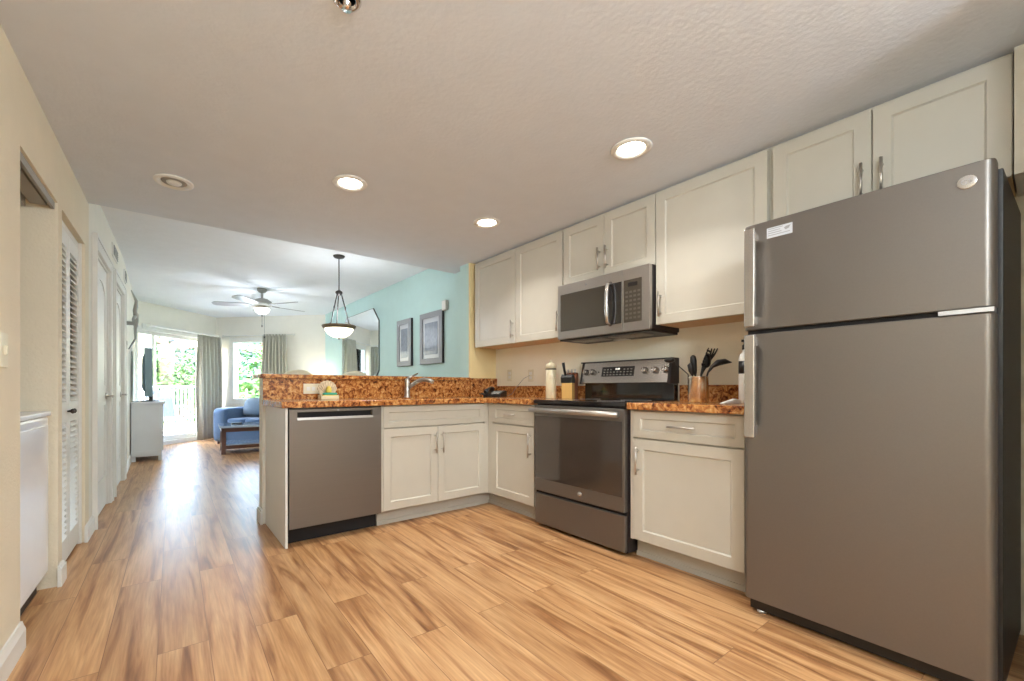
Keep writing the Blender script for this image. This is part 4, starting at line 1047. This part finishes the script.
meta(k.build('balcony_column', M['stucco']), 'pale stucco column on the balcony', 'column', kind='structure')
# balcony chair
def bal_chair(x, y, rz, label):
    P0 = wp(F1, x, y, -.02)
    t = thing('balcony_chair', label, 'chair', P0, 'sling balcony chairs')
    F = T(*P0) @ RZ(rz)
    for s in (-.25, .25):
        k = MB(F); k.tube([(s, -.26, 0), (s, .22, .58)], .011, 8); k.tube([(s, .26, 0), (s, -.24, .56)], .011, 8); k.tube([(s, -.24, .40), (s, .20, .40), (s, .34, .98)], .011, 8)
        k.build('side_frame', M['alu'], t)
        k = MB(F); k.tube([(s, -.30, .56), (s, -.24, .63), (s, -.05, .66), (s, .26, .66)], .014, 8); k.build('armrest', M['alu'], t)
    k = MB(F); k.prism([(-.24, .40), (.20, .385), (.20, .395), (-.24, .41)], -.24, .24, 'x'); k.build('seat', M['sling'], t)
    k = MB(F); k.prism([(.21, .46), (.34, .97), (.35, .97), (.22, .46)], -.24, .24, 'x'); k.build('backrest', M['sling'], t)
    return t
bal_chair(1.40, .80, 150, 'navy sling chair on the balcony, seen right of the television')
bal_chair(1.62, 1.58, -40, 'navy sling chair on the balcony, behind the television')
# ------------------------------------------------------------------ outdoors
k = MB(); k.box(-80, 80, 12, 170, -6.2, -6)
struct(k.build('ground', M['grass']), 'green lawn far below the balcony')
def at(px, dep, z): 
    u = (px-470.9)/423.28
    return (dep*(math.sin(YAW)+u*math.cos(YAW)), dep*(math.cos(YAW)-u*math.sin(YAW)), z)
def tree(px, dep, ztop, r, m, label, n=2600, ls=.16, hz=None):
    x, y, _ = at(px, dep, 0); hz = hz or r*.95; zc = ztop - hz
    t = thing('tree', label, 'tree', (x, y, -6), 'trees beyond the balcony')
    rnd = random.Random(int(px*7+dep)); lob = [(Vector((rnd.gauss(0, 1), rnd.gauss(0, 1), rnd.gauss(0, 1))).normalized()*.6, rnd.uniform(.35, .55)) for _ in range(16)]
    vs = []; fs = []
    for i in range(n):
        c, rr_ = rnd.choice(lob)
        d_ = Vector((rnd.gauss(0, 1), rnd.gauss(0, 1), rnd.gauss(0, 1))).normalized()
        p = c + d_*rr_*rnd.uniform(.75, 1.05)
        p = Vector((x+p.x*r, y+p.y*r, zc+p.z*hz))
        a = Vector((rnd.gauss(0, 1), rnd.gauss(0, 1), rnd.gauss(0, .6))).normalized(); b = a.cross((d_+Vector((0, 0, .6))).normalized()).normalized()
        s = ls*rnd.uniform(.6, 1.3); q = len(vs)
        vs += [tuple(p-a*s), tuple(p-b*s*.45), tuple(p+a*s), tuple(p+b*s*.45)]; fs.append((q, q+1, q+2, q+3))
    k = MB(); k.add(vs, fs); k.build('foliage', m, t)
    k = MB()
    k.tube([(x, y, -6), (x+.1, y, -3), (x, y, zc)], [.28, .2, .1], 8)
    for c, rr_ in lob[:8]: k.tube([(x, y, zc-hz*.5), (x+c.x*r, y+c.y*r, zc+c.z*hz)], [.08, .03], 6)
    k.build('trunk', M['bark'], t)
tree(128, 16, 3.0, 1.9, M['leafA'], 'bright green tree seen at the far left of the sliding door')
tree(166, 27, 4.2, 2.6, M['leafB'], 'deep green tree beside the television through the sliding door')
tree(188, 17, 2.3, 1.9, M['leafA'], 'bright leafy tree in the right half of the sliding door', ls=.12)
tree(212, 30, 4.4, 3.2, M['leafB'], 'deep green tree partly behind the left curtain')
tree(248, 15, 2.75, 2.3, M['leafA'], 'bright leafy tree filling the sofa window', n=4200, ls=.12)
tree(262, 27, 4.6, 3.8, M['leafB'], 'deep green tree behind the bright one in the sofa window', n=3600)
# pink building
bx, by, _ = at(186, 90, 0)
FBd = T(bx, by, -6) @ RZ(-math.degrees(YAW)+32)
t = thing('apartment_building', 'pink apartment block beyond the trees', 'building', (bx, by, -6))
k = MB(FBd); k.box(-26, 26, 0, 12, 0, 26); k.build('wall', M['pink'], t)
k = MB(FBd); k.box(-26.5, 26.5, -.5, 12.5, 26, 26.8); k.build('roof', M['rail'], t)
for fl_ in range(8):
    for j in range(10):
        x = -24 + j*5.2; z = 1.2 + fl_*3.1
        k = MB(FBd); k.box(x, x+1.3, -.05, .1, z, z+1.5); k.build('window', M['winb'], t)
    k = MB(FBd)
for j in range(5):
    x = -21 + j*10.4
    for fl_ in range(8):
        z = .4 + fl_*3.1
        k = MB(FBd); k.box(x, x+2.3, -.04, .1, z, z+2.4); k.build('balcony_door', M['winb'], t)
        k = MB(FBd); k.box(x-.3, x+2.6, -1.2, 0, z-.2, z); k.box(x-.3, x+2.6, -1.2, -1.12, z, z+1.0); k.build('balcony', M['rail'], t)
